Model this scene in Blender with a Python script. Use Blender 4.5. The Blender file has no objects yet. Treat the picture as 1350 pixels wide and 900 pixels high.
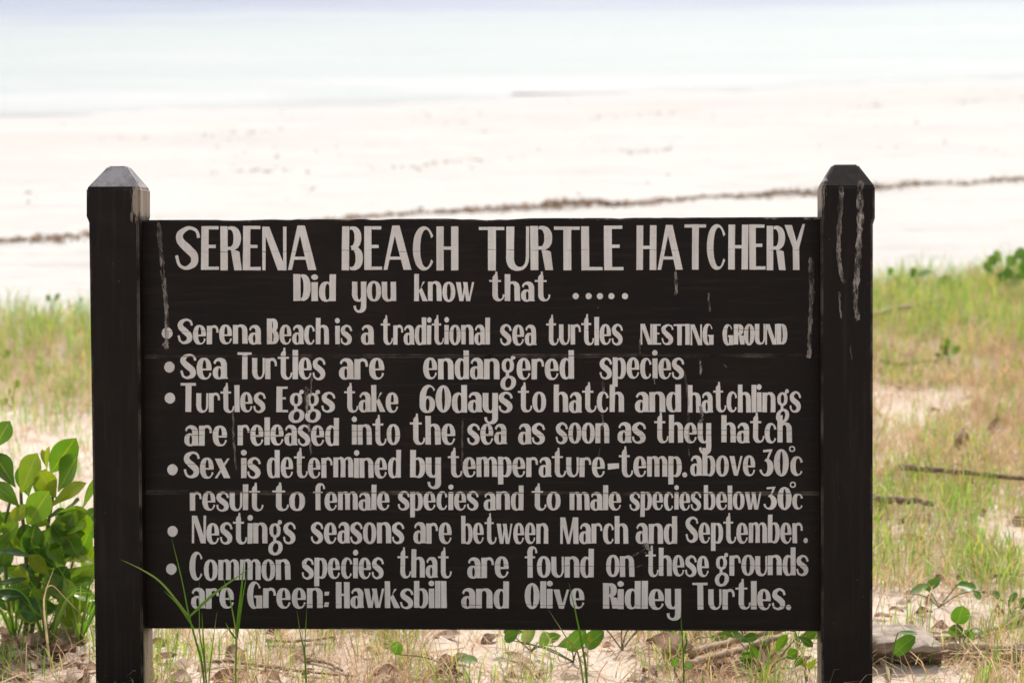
import bpy, bmesh, math, random
import numpy as np
from mathutils import Vector, Matrix, Euler, noise

random.seed(7)
S = bpy.context.scene
COL = S.collection
rad = math.radians

# ------------------------------------------------------------------ camera
F_PX = 2900.0                      # focal length in photo pixels (1350 wide)
PITCH = math.atan(600 / F_PX)
CAM = Vector((0.0, -4.7, 1.80))
cd = bpy.data.cameras.new('camera')
cam = bpy.data.objects.new('camera', cd)
COL.objects.link(cam)
cam.location = CAM
cam.rotation_euler = (rad(90) - PITCH, 0, 0)
cd.sensor_width = 36.0
cd.lens = F_PX / 1350 * 36
cd.clip_start, cd.clip_end = 0.1, 9000
cd.dof.use_dof = True
cd.dof.focus_distance = 4.72
cd.dof.aperture_fstop = 3.7
S.camera = cam

# ------------------------------------------------------------------ sky, sun, exposure
SUN_DIR = Vector((0.16, 0.50, 0.85)).normalized()     # towards the sun: high, behind the sign
w = bpy.data.worlds.new('World')
S.world = w
w.use_nodes = True
nt = w.node_tree
nt.nodes.clear()
sky = nt.nodes.new('ShaderNodeTexSky')
sky.sky_type = 'NISHITA'
sky.sun_disc = False
sky.sun_elevation = math.asin(SUN_DIR.z)
sky.sun_rotation = math.atan2(SUN_DIR.x, SUN_DIR.y)
sky.dust_density = 3.0
sky.air_density = 1.0
bg = nt.nodes.new('ShaderNodeBackground')
bg.inputs['Strength'].default_value = 0.15
wo = nt.nodes.new('ShaderNodeOutputWorld')
hs = nt.nodes.new('ShaderNodeHueSaturation')      # thin milky haze over the blue
hs.inputs['Saturation'].default_value = 0.32
nt.links.new(sky.outputs[0], hs.inputs['Color'])
nt.links.new(hs.outputs[0], bg.inputs[0])
nt.links.new(bg.outputs[0], wo.inputs[0])
sd = bpy.data.lights.new('sun', 'SUN')
sun = bpy.data.objects.new('sun', sd)
COL.objects.link(sun)
sun.rotation_euler = SUN_DIR.to_track_quat('Z', 'Y').to_euler()
sd.energy = 2.6
sd.angle = rad(2.5)
sd.color = (1.0, 0.94, 0.86)
vs = S.view_settings
vs.view_transform = 'Standard'
vs.look = 'None'
vs.exposure = 0.40
vs.gamma = 1.0
vs.use_curve_mapping = False

# ------------------------------------------------------------------ rays
FW = Vector((0, math.cos(PITCH), -math.sin(PITCH)))
UP = Vector((0, math.sin(PITCH), math.cos(PITCH)))
RT = Vector((1, 0, 0))


def ray(u, v):
    return FW + RT * ((u - 675) / F_PX) - UP * ((v - 450) / F_PX)


def at(u, v, Y):
    """point on the vertical plane world-Y = Y seen at photo pixel u, v"""
    r = ray(u, v)
    return CAM + r * ((Y - CAM.y) / r.y)


SLOPE, S0 = 0.030, 5.3


def shore(x, y):
    return y - 0.42 * x


def height(x, y):
    s = shore(x, y)
    z = 0.0
    if s > S0:
        z = -SLOPE * (s - S0)
        if s > 60:
            z = -SLOPE * (60 - S0)
    k = 1.0 if s < 12 else max(0.25, 1 - (s - 12) / 12)
    z += k * 0.030 * noise.noise(Vector((x * 0.6, y * 0.6, 3.1)))
    z += k * 0.018 * noise.noise(Vector((x * 2.2, y * 2.2, 1.1)))
    if abs(x) < 6 and y < 16:
        z += 0.012 * noise.noise(Vector((x * 7, y * 7, 8.1)))
        z += 0.005 * noise.noise(Vector((x * 19, y * 19, 2.1)))
    return z


def ground(u, v):
    """where the view ray through photo pixel u, v meets the ground"""
    r = ray(u, v)
    t = 1.0
    lo, hi = 1.0, 60.0
    for _ in range(40):
        t = (lo + hi) / 2
        p = CAM + r * t
        if p.z > height(p.x, p.y):
            lo = t
        else:
            hi = t
    return CAM + r * lo


# ------------------------------------------------------------------ object helpers
def tag(o, label=None, cat=None, group=None, kind=None):
    if label: o['label'] = label
    if cat: o['category'] = cat
    if group: o['group'] = group
    if kind: o['kind'] = kind
    return o


def empty(name, loc, rot=(0, 0, 0)):
    o = bpy.data.objects.new(name, None)
    COL.objects.link(o)
    o.location = loc
    o.rotation_euler = rot
    o.empty_display_size = 0.05
    return o


class MB:
    """collects geometry for ONE mesh, with per-vertex float attributes rnd and mid"""
    def __init__(self):
        self.v, self.f, self.r, self.m, self.mi = [], [], [], [], []

    def add(self, verts, faces, rnd=0.5, mid=None, mat=0):
        b = len(self.v)
        self.v += [tuple(p) for p in verts]
        self.f += [tuple(i + b for i in f) for f in faces]
        self.r += [rnd] * len(verts)
        self.m += list(mid) if mid is not None else [0.5] * len(verts)
        self.mi += [mat] * len(faces)

    def build(self, name, mats, parent=None, origin=None, smooth=True):
        if not isinstance(mats, (list, tuple)):
            mats = [mats]
        me = bpy.data.meshes.new(name)
        v = self.v
        if origin is not None:
            ox, oy, oz = origin
            v = [(a - ox, b - oy, c - oz) for a, b, c in v]
        me.from_pydata(v, [], self.f)
        for nm, data in (('rnd', self.r), ('mid', self.m)):
            a = me.attributes.new(nm, 'FLOAT', 'POINT')
            a.data.foreach_set('value', data)
        for m in mats:
            me.materials.append(m)
        if len(mats) > 1:
            me.polygons.foreach_set('material_index', self.mi)
        if smooth:
            me.polygons.foreach_set('use_smooth', [True] * len(me.polygons))
        me.update()
        o = bpy.data.objects.new(name, me)
        COL.objects.link(o)
        if origin is not None:
            o.location = origin
        if parent is not None:
            o.parent = parent
            if origin is not None:
                o.location = Vector(origin) - parent.location
        return o


def catmull(P, n=6):
    P = [Vector(p) for p in P]
    if len(P) < 3:
        return [P[0].lerp(P[-1], i / n) for i in range(n + 1)]
    Q = [P[0] * 2 - P[1]] + P + [P[-1] * 2 - P[-2]]
    out = []
    for i in range(1, len(Q) - 2):
        a, b, c, d = Q[i - 1:i + 3]
        for k in range(n):
            t = k / n
            out.append(0.5 * ((2 * b) + (c - a) * t + (2 * a - 5 * b + 4 * c - d) * t * t + (3 * b - a - 3 * c + d) * t ** 3))
    out.append(P[-1])
    return out


def tube(mb, pts, radii, sides=6, rnd=0.5, cap=True):
    pts = [Vector(p) for p in pts]
    n = len(pts)
    V, Fc, M = [], [], []
    ref = Vector((0.3, 0.2, 0.9)).normalized()
    for i, p in enumerate(pts):
        t = (pts[min(i + 1, n - 1)] - pts[max(i - 1, 0)]).normalized()
        a = t.cross(ref)
        if a.length < 1e-3:
            a = t.cross(Vector((1, 0, 0)))
        a.normalize()
        b = t.cross(a)
        r = radii[i] if isinstance(radii, (list, tuple)) else radii
        for k in range(sides):
            an = 2 * math.pi * k / sides
            V.append(p + (a * math.cos(an) + b * math.sin(an)) * r)
            M.append(i / max(1, n - 1))
    for i in range(n - 1):
        for k in range(sides):
            k2 = (k + 1) % sides
            Fc.append((i * sides + k, i * sides + k2, (i + 1) * sides + k2, (i + 1) * sides + k))
    if cap:
        Fc.append(tuple(range(sides))[::-1])
        Fc.append(tuple((n - 1) * sides + k for k in range(sides)))
    mb.add(V, Fc, rnd, M)


def blade(mb, pts, width, rnd=0.5, fold=0.25, n=5, side=None):
    """grass blade: a tapering V-folded ribbon along pts"""
    C = catmull(pts, n)
    k = len(C)
    V, Fc, M = [], [], []
    for i, p in enumerate(C):
        t = (C[min(i + 1, k - 1)] - C[max(i - 1, 0)]).normalized()
        s = side if side is not None else t.cross(Vector((0, -1, 0.15)))
        if s.length < 1e-3:
            s = Vector((1, 0, 0))
        s = s.normalized()
        nrm = s.cross(t).normalized()
        q = i / (k - 1)
        wd = width * 0.5 * min(1, 0.55 + q * 2) * (1 - q ** 2.2) + 0.0001
        V += [p - s * wd + nrm * wd * fold, p - nrm * wd * fold, p + s * wd + nrm * wd * fold]
        M += [q, q, q]
    for i in range(k - 1):
        a = i * 3
        Fc += [(a, a + 1, a + 4, a + 3), (a + 1, a + 2, a + 5, a + 4)]
    mb.add(V, Fc, rnd, M)


PROFILE = {
    'obovate': lambda t: (math.sin(math.pi * min(1, t ** 1.25)) ** 0.72) * (0.55 + 0.5 * t) if t < 1 else 0,
    'round':   lambda t: math.sqrt(max(0, 1 - (2 * t - 1) ** 2)) ** 0.9,
    'lance':   lambda t: math.sin(math.pi * t ** 0.85) ** 1.0,
}


def leaf(mb, base, tip, width, facing, shape='obovate', fold=0.2, bend=0.1, rnd=None, wave=0.0, nl=9):
    """one leaf blade: a folded, bent grid from base to tip; facing = rough direction its upper face looks"""
    base, tip = Vector(base), Vector(tip)
    ax = tip - base
    L = ax.length
    ax.normalize()
    fc = Vector(facing)
    s = ax.cross(fc)
    if s.length < 1e-3:
        s = ax.cross(Vector((1, 0.2, 0)))
    s.normalize()
    nrm = s.cross(ax).normalized()
    rnd = random.random() if rnd is None else rnd
    ph = random.random() * 6
    js = (-1, -0.55, 0, 0.55, 1)
    V, Fc, M = [], [], []
    for i in range(nl + 1):
        t = i / nl
        hw = width * 0.5 * max(0.02, PROFILE[shape](t))
        c = base + ax * (L * t) + nrm * (bend * L * (math.sin(math.pi * t) - 0.35 * t))
        for j in js:
            wv = wave * width * math.sin(ph + t * 9 + j * 2) * abs(j)
            V.append(c + s * (hw * j) + nrm * (abs(j) * hw * fold + wv))
            M.append(abs(j))
    for i in range(nl):
        for j in range(4):
            a = i * 5 + j
            Fc.append((a, a + 1, a + 6, a + 5))
    mb.add(V, Fc, rnd, M)


# ------------------------------------------------------------------ material helpers
def new_mat(name):
    m = bpy.data.materials.new(name)
    m.use_nodes = True
    t = m.node_tree
    b = t.nodes['Principled BSDF']
    return m, t, b


def N(t, kind, **kw):
    n = t.nodes.new(kind)
    for k, v in kw.items():
        if k in n.inputs:
            n.inputs[k].default_value = v
        else:
            setattr(n, k, v)
    return n


def ramp(t, fac, stops, interp='LINEAR'):
    r = t.nodes.new('ShaderNodeValToRGB')
    r.color_ramp.interpolation = interp
    e = r.color_ramp.elements
    while len(e) < len(stops):
        e.new(0.5)
    for k, (p, c) in enumerate(stops):
        e[k].position = p
        e[k].color = (*c, 1) if len(c) == 3 else c
    t.links.new(fac, r.inputs[0])
    return r.outputs[0]


def noise_tex(t, scale, detail=4, rough=0.55, vec=None, dist=0.0):
    n = N(t, 'ShaderNodeTexNoise')
    n.inputs['Scale'].default_value = scale
    n.inputs['Detail'].default_value = detail
    n.inputs['Roughness'].default_value = rough
    n.inputs['Distortion'].default_value = dist
    if vec is not None:
        t.links.new(vec, n.inputs['Vector'])
    return n.outputs[0]


def mix(t, fac, a, b, mode='MIX'):
    m = t.nodes.new('ShaderNodeMix')
    m.data_type = 'RGBA'
    m.blend_type = mode
    for sock, val in ((m.inputs[0], fac), (m.inputs[6], a), (m.inputs[7], b)):
        if hasattr(val, 'is_output'):
            t.links.new(val, sock)
        elif isinstance(val, (int, float)):
            sock.default_value = val
        else:
            sock.default_value = (*val, 1)
    return m.outputs[2]


def mth(t, op, a, b=0.0, clamp=False):
    m = t.nodes.new('ShaderNodeMath')
    m.operation = op
    m.use_clamp = clamp
    for sock, val in ((m.inputs[0], a), (m.inputs[1], b)):
        if hasattr(val, 'is_output'):
            t.links.new(val, sock)
        else:
            sock.default_value = val
    return m.outputs[0]


def bump(t, b, h, strength=0.3, dist=0.01):
    n = t.nodes.new('ShaderNodeBump')
    n.inputs['Strength'].default_value = strength
    n.inputs['Distance'].default_value = dist
    t.links.new(h, n.inputs['Height'])
    t.links.new(n.outputs[0], b.inputs['Normal'])


def coords(t, scale=(1, 1, 1)):
    c = t.nodes.new('ShaderNodeTexCoord')
    mp = t.nodes.new('ShaderNodeMapping')
    mp.inputs['Scale'].default_value = scale
    t.links.new(c.outputs['Object'], mp.inputs[0])
    return mp.outputs[0], c


def attr(t, name):
    a = t.nodes.new('ShaderNodeAttribute')
    a.attribute_name = name
    return a.outputs['Fac']


def plant_mat(name, stops, trans=0.45, rough=0.4, tint=(1.2, 1.15, 0.45), rib=None, spots=None):
    """leaf surface: colour per leaf from rnd, pale midrib, light passing through"""
    m, t, b = new_mat(name)
    c = ramp(t, attr(t, 'rnd'), stops)
    vec, _ = coords(t)
    nz = noise_tex(t, 35, 3, 0.6, vec)
    c = mix(t, mth(t, 'MULTIPLY', nz, 0.45), c, tuple(x * 0.55 for x in stops[0][1]))
    if rib:
        rb = ramp(t, attr(t, 'mid'), [(0.0, (1, 1, 1)), (0.10, (0, 0, 0))])
        c = mix(t, mth(t, 'MULTIPLY', rb, 0.75), c, rib)
    if spots:
        sp = ramp(t, noise_tex(t, 60, 2, 0.5, vec), [(0.68, (0, 0, 0)), (0.72, (1, 1, 1))])
        c = mix(t, sp, c, spots)
    t.links.new(c, b.inputs['Base Color'])
    b.inputs['Roughness'].default_value = rough
    b.inputs['Specular IOR Level'].default_value = 0.45
    tr = t.nodes.new('ShaderNodeBsdfTranslucent')
    tc = mix(t, 1.0, c, tint, 'MULTIPLY')
    t.links.new(tc, tr.inputs[0])
    mx = t.nodes.new('ShaderNodeMixShader')
    mx.inputs[0].default_value = trans
    t.links.new(b.outputs[0], mx.inputs[1])
    t.links.new(tr.outputs[0], mx.inputs[2])
    t.links.new(mx.outputs[0], t.nodes['Material Output'].inputs[0])
    return m


# ------------------------------------------------------------------ materials
def mat_sand():
    m, t, b = new_mat('sand')
    vec, c = coords(t)
    big = noise_tex(t, 0.9, 4, 0.6, vec)
    fine = noise_tex(t, 70, 4, 0.7, vec)
    mid = noise_tex(t, 9, 5, 0.65, vec)
    col = ramp(t, mid, [(0.30, (0.50, 0.40, 0.325)), (0.50, (0.66, 0.565, 0.475)), (0.72, (0.72, 0.64, 0.56))])
    col = mix(t, mth(t, 'MULTIPLY', fine, 0.35), col, (0.50, 0.41, 0.34))
    mould = ramp(t, noise_tex(t, 5.5, 6, 0.72, vec, 0.5), [(0.46, (0, 0, 0)), (0.62, (1, 1, 1))])
    col = mix(t, mth(t, 'MULTIPLY', mould, 0.42), col, (0.40, 0.265, 0.18))
    # the open beach is cleaner, whiter coral sand
    sx = t.nodes.new('ShaderNodeSeparateXYZ')
    t.links.new(c.outputs['Object'], sx.inputs[0])
    s = mth(t, 'SUBTRACT', sx.outputs[1], mth(t, 'MULTIPLY', sx.outputs[0], 0.22))
    s = mth(t, 'ADD', s, mth(t, 'MULTIPLY', big, 1.6))
    beach = ramp(t, mth(t, 'DIVIDE', s, 10.0), [(0.40, (0, 0, 0)), (0.62, (1, 1, 1))])
    st, _ = coords(t, (0.5, 3.0, 1))
    bcol = ramp(t, noise_tex(t, 1.6, 5, 0.7, st), [(0.28, (0.45, 0.42, 0.39)), (0.44, (0.515, 0.50, 0.475)), (0.60, (0.55, 0.53, 0.495))])
    st2, _ = coords(t, (0.16, 0.9, 1))
    damp = ramp(t, noise_tex(t, 1.3, 5, 0.65, st2, 0.4), [(0.42, (0, 0, 0)), (0.66, (1, 1, 1))])
    sh = mth(t, 'SUBTRACT', sx.outputs[1], mth(t, 'MULTIPLY', sx.outputs[0], 0.42))
    band = ramp(t, mth(t, 'DIVIDE', sh, 24.0), [(0.36, (0.18, 0.18, 0.18)), (0.58, (0.55, 0.55, 0.55)), (0.74, (0.9, 0.9, 0.9))])
    bcol = mix(t, mth(t, 'MULTIPLY', damp, band), bcol, (0.47, 0.435, 0.415))
    wet = ramp(t, mth(t, 'ADD', mth(t, 'DIVIDE', sh, 24.0), mth(t, 'MULTIPLY', big, 0.06)), [(0.70, (0, 0, 0)), (0.82, (1, 1, 1))])
    bcol = mix(t, mth(t, 'MULTIPLY', wet, 0.7), bcol, (0.53, 0.505, 0.50))
    col = mix(t, beach, col, bcol)
    # little dark bits of shell and weed dried on the surface
    vo = N(t, 'ShaderNodeTexVoronoi')
    vo.inputs['Scale'].default_value = 26
    t.links.new(vec, vo.inputs['Vector'])
    sp = ramp(t, vo.outputs['Distance'], [(0.05, (1, 1, 1)), (0.11, (0, 0, 0))])
    sp = mth(t, 'MULTIPLY', sp, ramp(t, noise_tex(t, 3, 3, 0.6, vec), [(0.5, (0, 0, 0)), (0.62, (1, 1, 1))]))
    col = mix(t, mth(t, 'MULTIPLY', sp, 0.7), col, (0.16, 0.10, 0.07))
    t.links.new(col, b.inputs['Base Color'])
    b.inputs['Roughness'].default_value = 0.9
    b.inputs['Specular IOR Level'].default_value = 0.15
    bump(t, b, mth(t, 'ADD', mth(t, 'MULTIPLY', mid, 1.0), mth(t, 'MULTIPLY', fine, 0.35)), 0.55, 0.015)
    return m


def mat_water():
    m, t, b = new_mat('sea_water')
    vec, c = coords(t, (1.0, 1.0, 1))
    sx = t.nodes.new('ShaderNodeSeparateXYZ')
    t.links.new(c.outputs['Object'], sx.inputs[0])
    s = mth(t, 'SUBTRACT', sx.outputs[1], mth(t, 'MULTIPLY', sx.outputs[0], 0.42))
    v2, _ = coords(t, (0.17, 0.42, 1))
    pn = noise_tex(t, 1.0, 5, 0.62, v2)
    depth = mth(t, 'ADD', s, mth(t, 'MULTIPLY', mth(t, 'SUBTRACT', pn, 0.5), 26.0))
    far = mth(t, 'MULTIPLY', mth(t, 'SUBTRACT', sx.outputs[1], 29.0), 0.75)
    depth = mth(t, 'ADD', depth, mth(t, 'MAXIMUM', far, 0.0))
    d = mth(t, 'DIVIDE', depth, 60.0)
    col = ramp(t, d, [(0.29, (0.53, 0.52, 0.51)), (0.37, (0.44, 0.465, 0.45)), (0.50, (0.395, 0.44, 0.425)), (0.62, (0.37, 0.415, 0.425)), (0.74, (0.26, 0.30, 0.39)), (0.95, (0.17, 0.205, 0.32))])
    t.links.new(col, b.inputs['Base Color'])
    b.inputs['Roughness'].default_value = 0.22
    b.inputs['IOR'].default_value = 1.33
    b.inputs['Specular IOR Level'].default_value = 0.35
    v3, _ = coords(t, (0.7, 2.4, 1))
    wv = noise_tex(t, 1.6, 5, 0.6, v3, 0.6)
    bump(t, b, wv, 0.35, 0.12)
    # thin at the very edge: the wet sand below shows through
    tr = t.nodes.new('ShaderNodeBsdfTransparent')
    mx = t.nodes.new('ShaderNodeMixShader')
    v4, _ = coords(t, (0.5, 1.2, 1))
    edge = mth(t, 'ADD', s, mth(t, 'MULTIPLY', mth(t, 'SUBTRACT', noise_tex(t, 0.8, 4, 0.6, v4), 0.5), 2.0))
    op = ramp(t, mth(t, 'DIVIDE', edge, 30.0), [(0.600, (0.75, 0.75, 0.75)), (0.650, (1, 1, 1))])
    t.links.new(op, mx.inputs[0])
    t.links.new(tr.outputs[0], mx.inputs[1])
    t.links.new(b.outputs[0], mx.inputs[2])
    t.links.new(mx.outputs[0], t.nodes['Material Output'].inputs[0])
    return m


def mat_board(name, seams=(), top=None, bare=None, cap=None, capx=None):
    """dark brown-black sign paint, worn to bare wood along seams, top edge and given boxes"""
    m, t, b = new_mat(name)
    vec, c = coords(t)
    gx, _ = coords(t, (1.5, 6, 26)) if seams else coords(t, (26, 26, 1.5))
    grain = noise_tex(t, 3.0, 6, 0.6, gx, 0.5)
    blot = noise_tex(t, 4.0, 4, 0.6, vec)
    col = ramp(t, blot, [(0.3, (0.0055, 0.0032, 0.0024)), (0.6, (0.0095, 0.0056, 0.0042)), (0.8, (0.018, 0.0110, 0.0085))])
    col = mix(t, mth(t, 'MULTIPLY', ramp(t, grain, [(0.52, (0, 0, 0)), (0.75, (1, 1, 1))]), 0.5), col, (0.030, 0.021, 0.016))
    sx = t.nodes.new('ShaderNodeSeparateXYZ')
    t.links.new(c.outputs['Object'], sx.inputs[0])
    X, Y, Z = sx.outputs
    wood = ramp(t, grain, [(0.3, (0.16, 0.115, 0.085)), (0.55, (0.30, 0.245, 0.20)), (0.75, (0.40, 0.34, 0.29))])
    mask = None

    def add(mk):
        nonlocal mask
        mask = mk if mask is None else mth(t, 'MAXIMUM', mask, mk)
    rag = noise_tex(t, 14, 5, 0.7, vec)
    for z in seams:
        d = mth(t, 'ABSOLUTE', mth(t, 'SUBTRACT', Z, z))
        d = mth(t, 'ADD', d, mth(t, 'MULTIPLY', mth(t, 'SUBTRACT', rag, 0.47), 0.020))
        add(mth(t, 'MULTIPLY', ramp(t, d, [(0.0000, (1, 1, 1)), (0.0011, (0, 0, 0))]), mth(t, 'MULTIPLY', ramp(t, noise_tex(t, 7, 4, 0.7, vec), [(0.42, (0.15, 0.15, 0.15)), (0.62, (1, 1, 1))]), 0.6)))
    if top is not None:
        d = mth(t, 'SUBTRACT', top, Z)
        d = mth(t, 'ADD', d, mth(t, 'MULTIPLY', mth(t, 'SUBTRACT', rag, 0.44), 0.05))
        add(ramp(t, d, [(0.001, (1, 1, 1)), (0.003, (0, 0, 0))]))
    for (x0, x1, y0, y1, z0, z1) in (bare or ()):
        mk = None
        for val, lo, hi in ((X, x0, x1), (Y, y0, y1), (Z, z0, z1)):
            wv = mth(t, 'ADD', val, mth(t, 'MULTIPLY', mth(t, 'SUBTRACT', noise_tex(t, 18, 4, 0.65, gx), 0.5), 0.05 if val is not Z else 0.12))
            a = mth(t, 'MULTIPLY', mth(t, 'GREATER_THAN', wv, lo), mth(t, 'LESS_THAN', wv, hi))
            mk = a if mk is None else mth(t, 'MULTIPLY', mk, a)
        add(mk)
    bv = N(t, 'ShaderNodeBevel', samples=4)
    bv.inputs['Radius'].default_value = 0.005
    ge = t.nodes.new('ShaderNodeNewGeometry')
    dp = t.nodes.new('ShaderNodeVectorMath')
    dp.operation = 'DOT_PRODUCT'
    t.links.new(bv.outputs[0], dp.inputs[0])
    t.links.new(ge.outputs['Normal'], dp.inputs[1])
    ed = ramp(t, dp.outputs['Value'], [(0.80, (1, 1, 1)), (0.97, (0, 0, 0))])
    ed = mth(t, 'MULTIPLY', ed, ramp(t, noise_tex(t, 9, 5, 0.7, vec), [(0.45, (0, 0, 0)), (0.62, (1, 1, 1))]))
    add(mth(t, 'MULTIPLY', ed, 0.55))
    vo = N(t, 'ShaderNodeTexVoronoi')
    vo.inputs['Scale'].default_value = 34
    t.links.new(vec, vo.inputs['Vector'])
    sp = mth(t, 'MULTIPLY', mth(t, 'LESS_THAN', vo.outputs['Distance'], 0.045), ramp(t, noise_tex(t, 2.6, 3, 0.6, vec), [(0.52, (0, 0, 0)), (0.60, (1, 1, 1))]))
    col = mix(t, mth(t, 'MULTIPLY', sp, 0.5), col, (0.22, 0.18, 0.15))
    dust = ramp(t, noise_tex(t, 2.2, 6, 0.72, vec, 0.6), [(0.52, (0, 0, 0)), (0.80, (1, 1, 1))])
    col = mix(t, mth(t, 'MULTIPLY', dust, 0.28), col, (0.050, 0.034, 0.026))
    if mask is not None:
        col = mix(t, mask, col, wood)
    if cap is not None:
        # bleached, cloudy paint on the left head; bluish sheen put into the right's colour
        cm = mth(t, 'MULTIPLY', mth(t, 'GREATER_THAN', Z, cap), ramp(t, noise_tex(t, 22, 5, 0.7, vec), [(0.32, (0.15, 0.15, 0.15)), (0.6, (0.8, 0.8, 0.8))]))
        if capx is not None:
            cm = mth(t, 'MULTIPLY', cm, mth(t, 'LESS_THAN', mth(t, 'ADD', X, mth(t, 'MULTIPLY', mth(t, 'SUBTRACT', rag, 0.5), 0.02)), capx))
        col = mix(t, cm, col, (0.36, 0.345, 0.36))
    t.links.new(col, b.inputs['Base Color'])
    rg = ramp(t, blot, [(0.3, (0.42, 0.42, 0.42)), (0.7, (0.58, 0.58, 0.58))])
    t.links.new(rg, b.inputs['Roughness'])
    b.inputs['Specular IOR Level'].default_value = 0.17
    bump(t, b, mth(t, 'ADD', grain, mth(t, 'MULTIPLY', rag, 0.5)), 0.18, 0.004)
    return m


def mat_letter():
    m, t, b = new_mat('lettering_paint')
    vec, _ = coords(t)
    gx, _ = coords(t, (6, 6, 40))
    n1 = noise_tex(t, 9, 5, 0.65, vec)
    n2 = noise_tex(t, 4, 5, 0.7, gx)
    col = ramp(t, n1, [(0.28, (0.62, 0.57, 0.535)), (0.5, (0.71, 0.68, 0.65)), (0.7, (0.78, 0.75, 0.725))])
    col = mix(t, mth(t, 'MULTIPLY', ramp(t, n2, [(0.55, (0, 0, 0)), (0.8, (1, 1, 1))]), 0.5), col, (0.46, 0.385, 0.335))
    rs = ramp(t, noise_tex(t, 5.5, 4, 0.7, vec), [(0.64, (0, 0, 0)), (0.76, (1, 1, 1))])
    col = mix(t, mth(t, 'MULTIPLY', rs, 0.55), col, (0.44, 0.29, 0.20))
    chip = ramp(t, noise_tex(t, 55, 5, 0.75, vec), [(0.63, (0, 0, 0)), (0.66, (1, 1, 1))])
    chip = mth(t, 'MULTIPLY', chip, ramp(t, noise_tex(t, 8, 3, 0.6, vec), [(0.55, (0, 0, 0)), (0.68, (1, 1, 1))]))
    col = mix(t, chip, col, (0.02, 0.014, 0.011))
    _, c = coords(t)
    sx = t.nodes.new('ShaderNodeSeparateXYZ')
    t.links.new(c.outputs['Object'], sx.inputs[0])
    gl, _ = coords(t, (2.2, 1, 9))
    wob = mth(t, 'MULTIPLY', mth(t, 'SUBTRACT', noise_tex(t, 3.0, 4, 0.6, gl), 0.5), 0.016)
    for zc, wdt, tone in CRACKS:
        d = mth(t, 'ABSOLUTE', mth(t, 'SUBTRACT', sx.outputs[2], zc))
        if wdt < 0.0009:
            d = mth(t, 'ABSOLUTE', mth(t, 'ADD', mth(t, 'SUBTRACT', sx.outputs[2], zc), wob))
        on = mth(t, 'LESS_THAN', d, wdt)
        if wdt < 0.0009:
            on = mth(t, 'MULTIPLY', on, ramp(t, noise_tex(t, 4.0, 2, 0.5, gl), [(0.46, (0, 0, 0)), (0.52, (1, 1, 1))]))
        col = mix(t, mth(t, 'MULTIPLY', on, 0.8), col, tone)
    # brush marks
    bm_, _ = coords(t, (60, 1, 5))
    col = mix(t, mth(t, 'MULTIPLY', ramp(t, noise_tex(t, 2.0, 3, 0.6, bm_), [(0.45, (0, 0, 0)), (0.75, (1, 1, 1))]), 0.35), col, (0.42, 0.37, 0.345))
    col = mix(t, mth(t, 'MULTIPLY', attr(t, 'rnd'), 0.16), col, (0.46, 0.39, 0.35))
    t.links.new(col, b.inputs['Base Color'])
    b.inputs['Roughness'].default_value = 0.55
    b.inputs['Specular IOR Level'].default_value = 0.25
    return m


def mat_stain():
    m, t, b = new_mat('stain')
    vec, _ = coords(t, (1, 1, 0.35))
    n = noise_tex(t, 70, 4, 0.7, vec)
    col = ramp(t, n, [(0.35, (0.10, 0.085, 0.075)), (0.5, (0.26, 0.225, 0.20)), (0.65, (0.46, 0.40, 0.35)), (0.8, (0.40, 0.31, 0.22))])
    t.links.new(col, b.inputs['Base Color'])
    b.inputs['Roughness'].default_value = 0.8
    # dried thin: gaps where the dark paint shows
    tr = t.nodes.new('ShaderNodeBsdfTransparent')
    mx = t.nodes.new('ShaderNodeMixShader')
    a = mth(t, 'MULTIPLY', ramp(t, noise_tex(t, 120, 3, 0.7, vec), [(0.34, (0, 0, 0)), (0.56, (1, 1, 1))]), attr(t, 'rnd'))
    a = mth(t, 'MULTIPLY', a, ramp(t, noise_tex(t, 24, 4, 0.7, vec), [(0.34, (0.10, 0.10, 0.10)), (0.52, (1, 1, 1))]))
    t.links.new(a, mx.inputs[0])
    t.links.new(tr.outputs[0], mx.inputs[1])
    t.links.new(b.outputs[0], mx.inputs[2])
    t.links.new(mx.outputs[0], t.nodes['Material Output'].inputs[0])
    return m


def mat_simple(name, stops, scale=20, rough=0.8, stretch=(1, 1, 1), bmp=0.4, use_rnd=False):
    m, t, b = new_mat(name)
    vec, _ = coords(t, stretch)
    n = noise_tex(t, scale, 5, 0.65, vec)
    if use_rnd:
        n = mth(t, 'ADD', mth(t, 'MULTIPLY', n, 0.5), mth(t, 'MULTIPLY', attr(t, 'rnd'), 0.5))
    t.links.new(ramp(t, n, stops), b.inputs['Base Color'])
    b.inputs['Roughness'].default_value = rough
    b.inputs['Specular IOR Level'].default_value = 0.25
    bump(t, b, noise_tex(t, scale * 2, 4, 0.7, vec), bmp, 0.004)
    return m


M_SAND = mat_sand()
M_WATER = mat_water()
M_STAIN = mat_stain()
M_GRASS = plant_mat('grass_blade', [(0.0, (0.17, 0.38, 0.08)), (0.35, (0.31, 0.55, 0.16)), (0.62, (0.46, 0.57, 0.20)), (0.85, (0.70, 0.58, 0.28)), (1.0, (0.74, 0.52, 0.30))], 0.6, 0.5, (1.15, 1.1, 0.5))
M_STALKG = plant_mat('tall_grass_blade', [(0.0, (0.10, 0.24, 0.03)), (0.4, (0.19, 0.42, 0.045)), (0.7, (0.34, 0.50, 0.16)), (1.0, (0.50, 0.46, 0.26))], 0.5, 0.35, (1.25, 1.2, 0.4))
M_STRAW = plant_mat('dry_grass_blade', [(0.0, (0.52, 0.34, 0.21)), (0.45, (0.76, 0.58, 0.40)), (1.0, (0.86, 0.74, 0.58))], 0.55, 0.7, (1, 0.9, 0.7))
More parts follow.
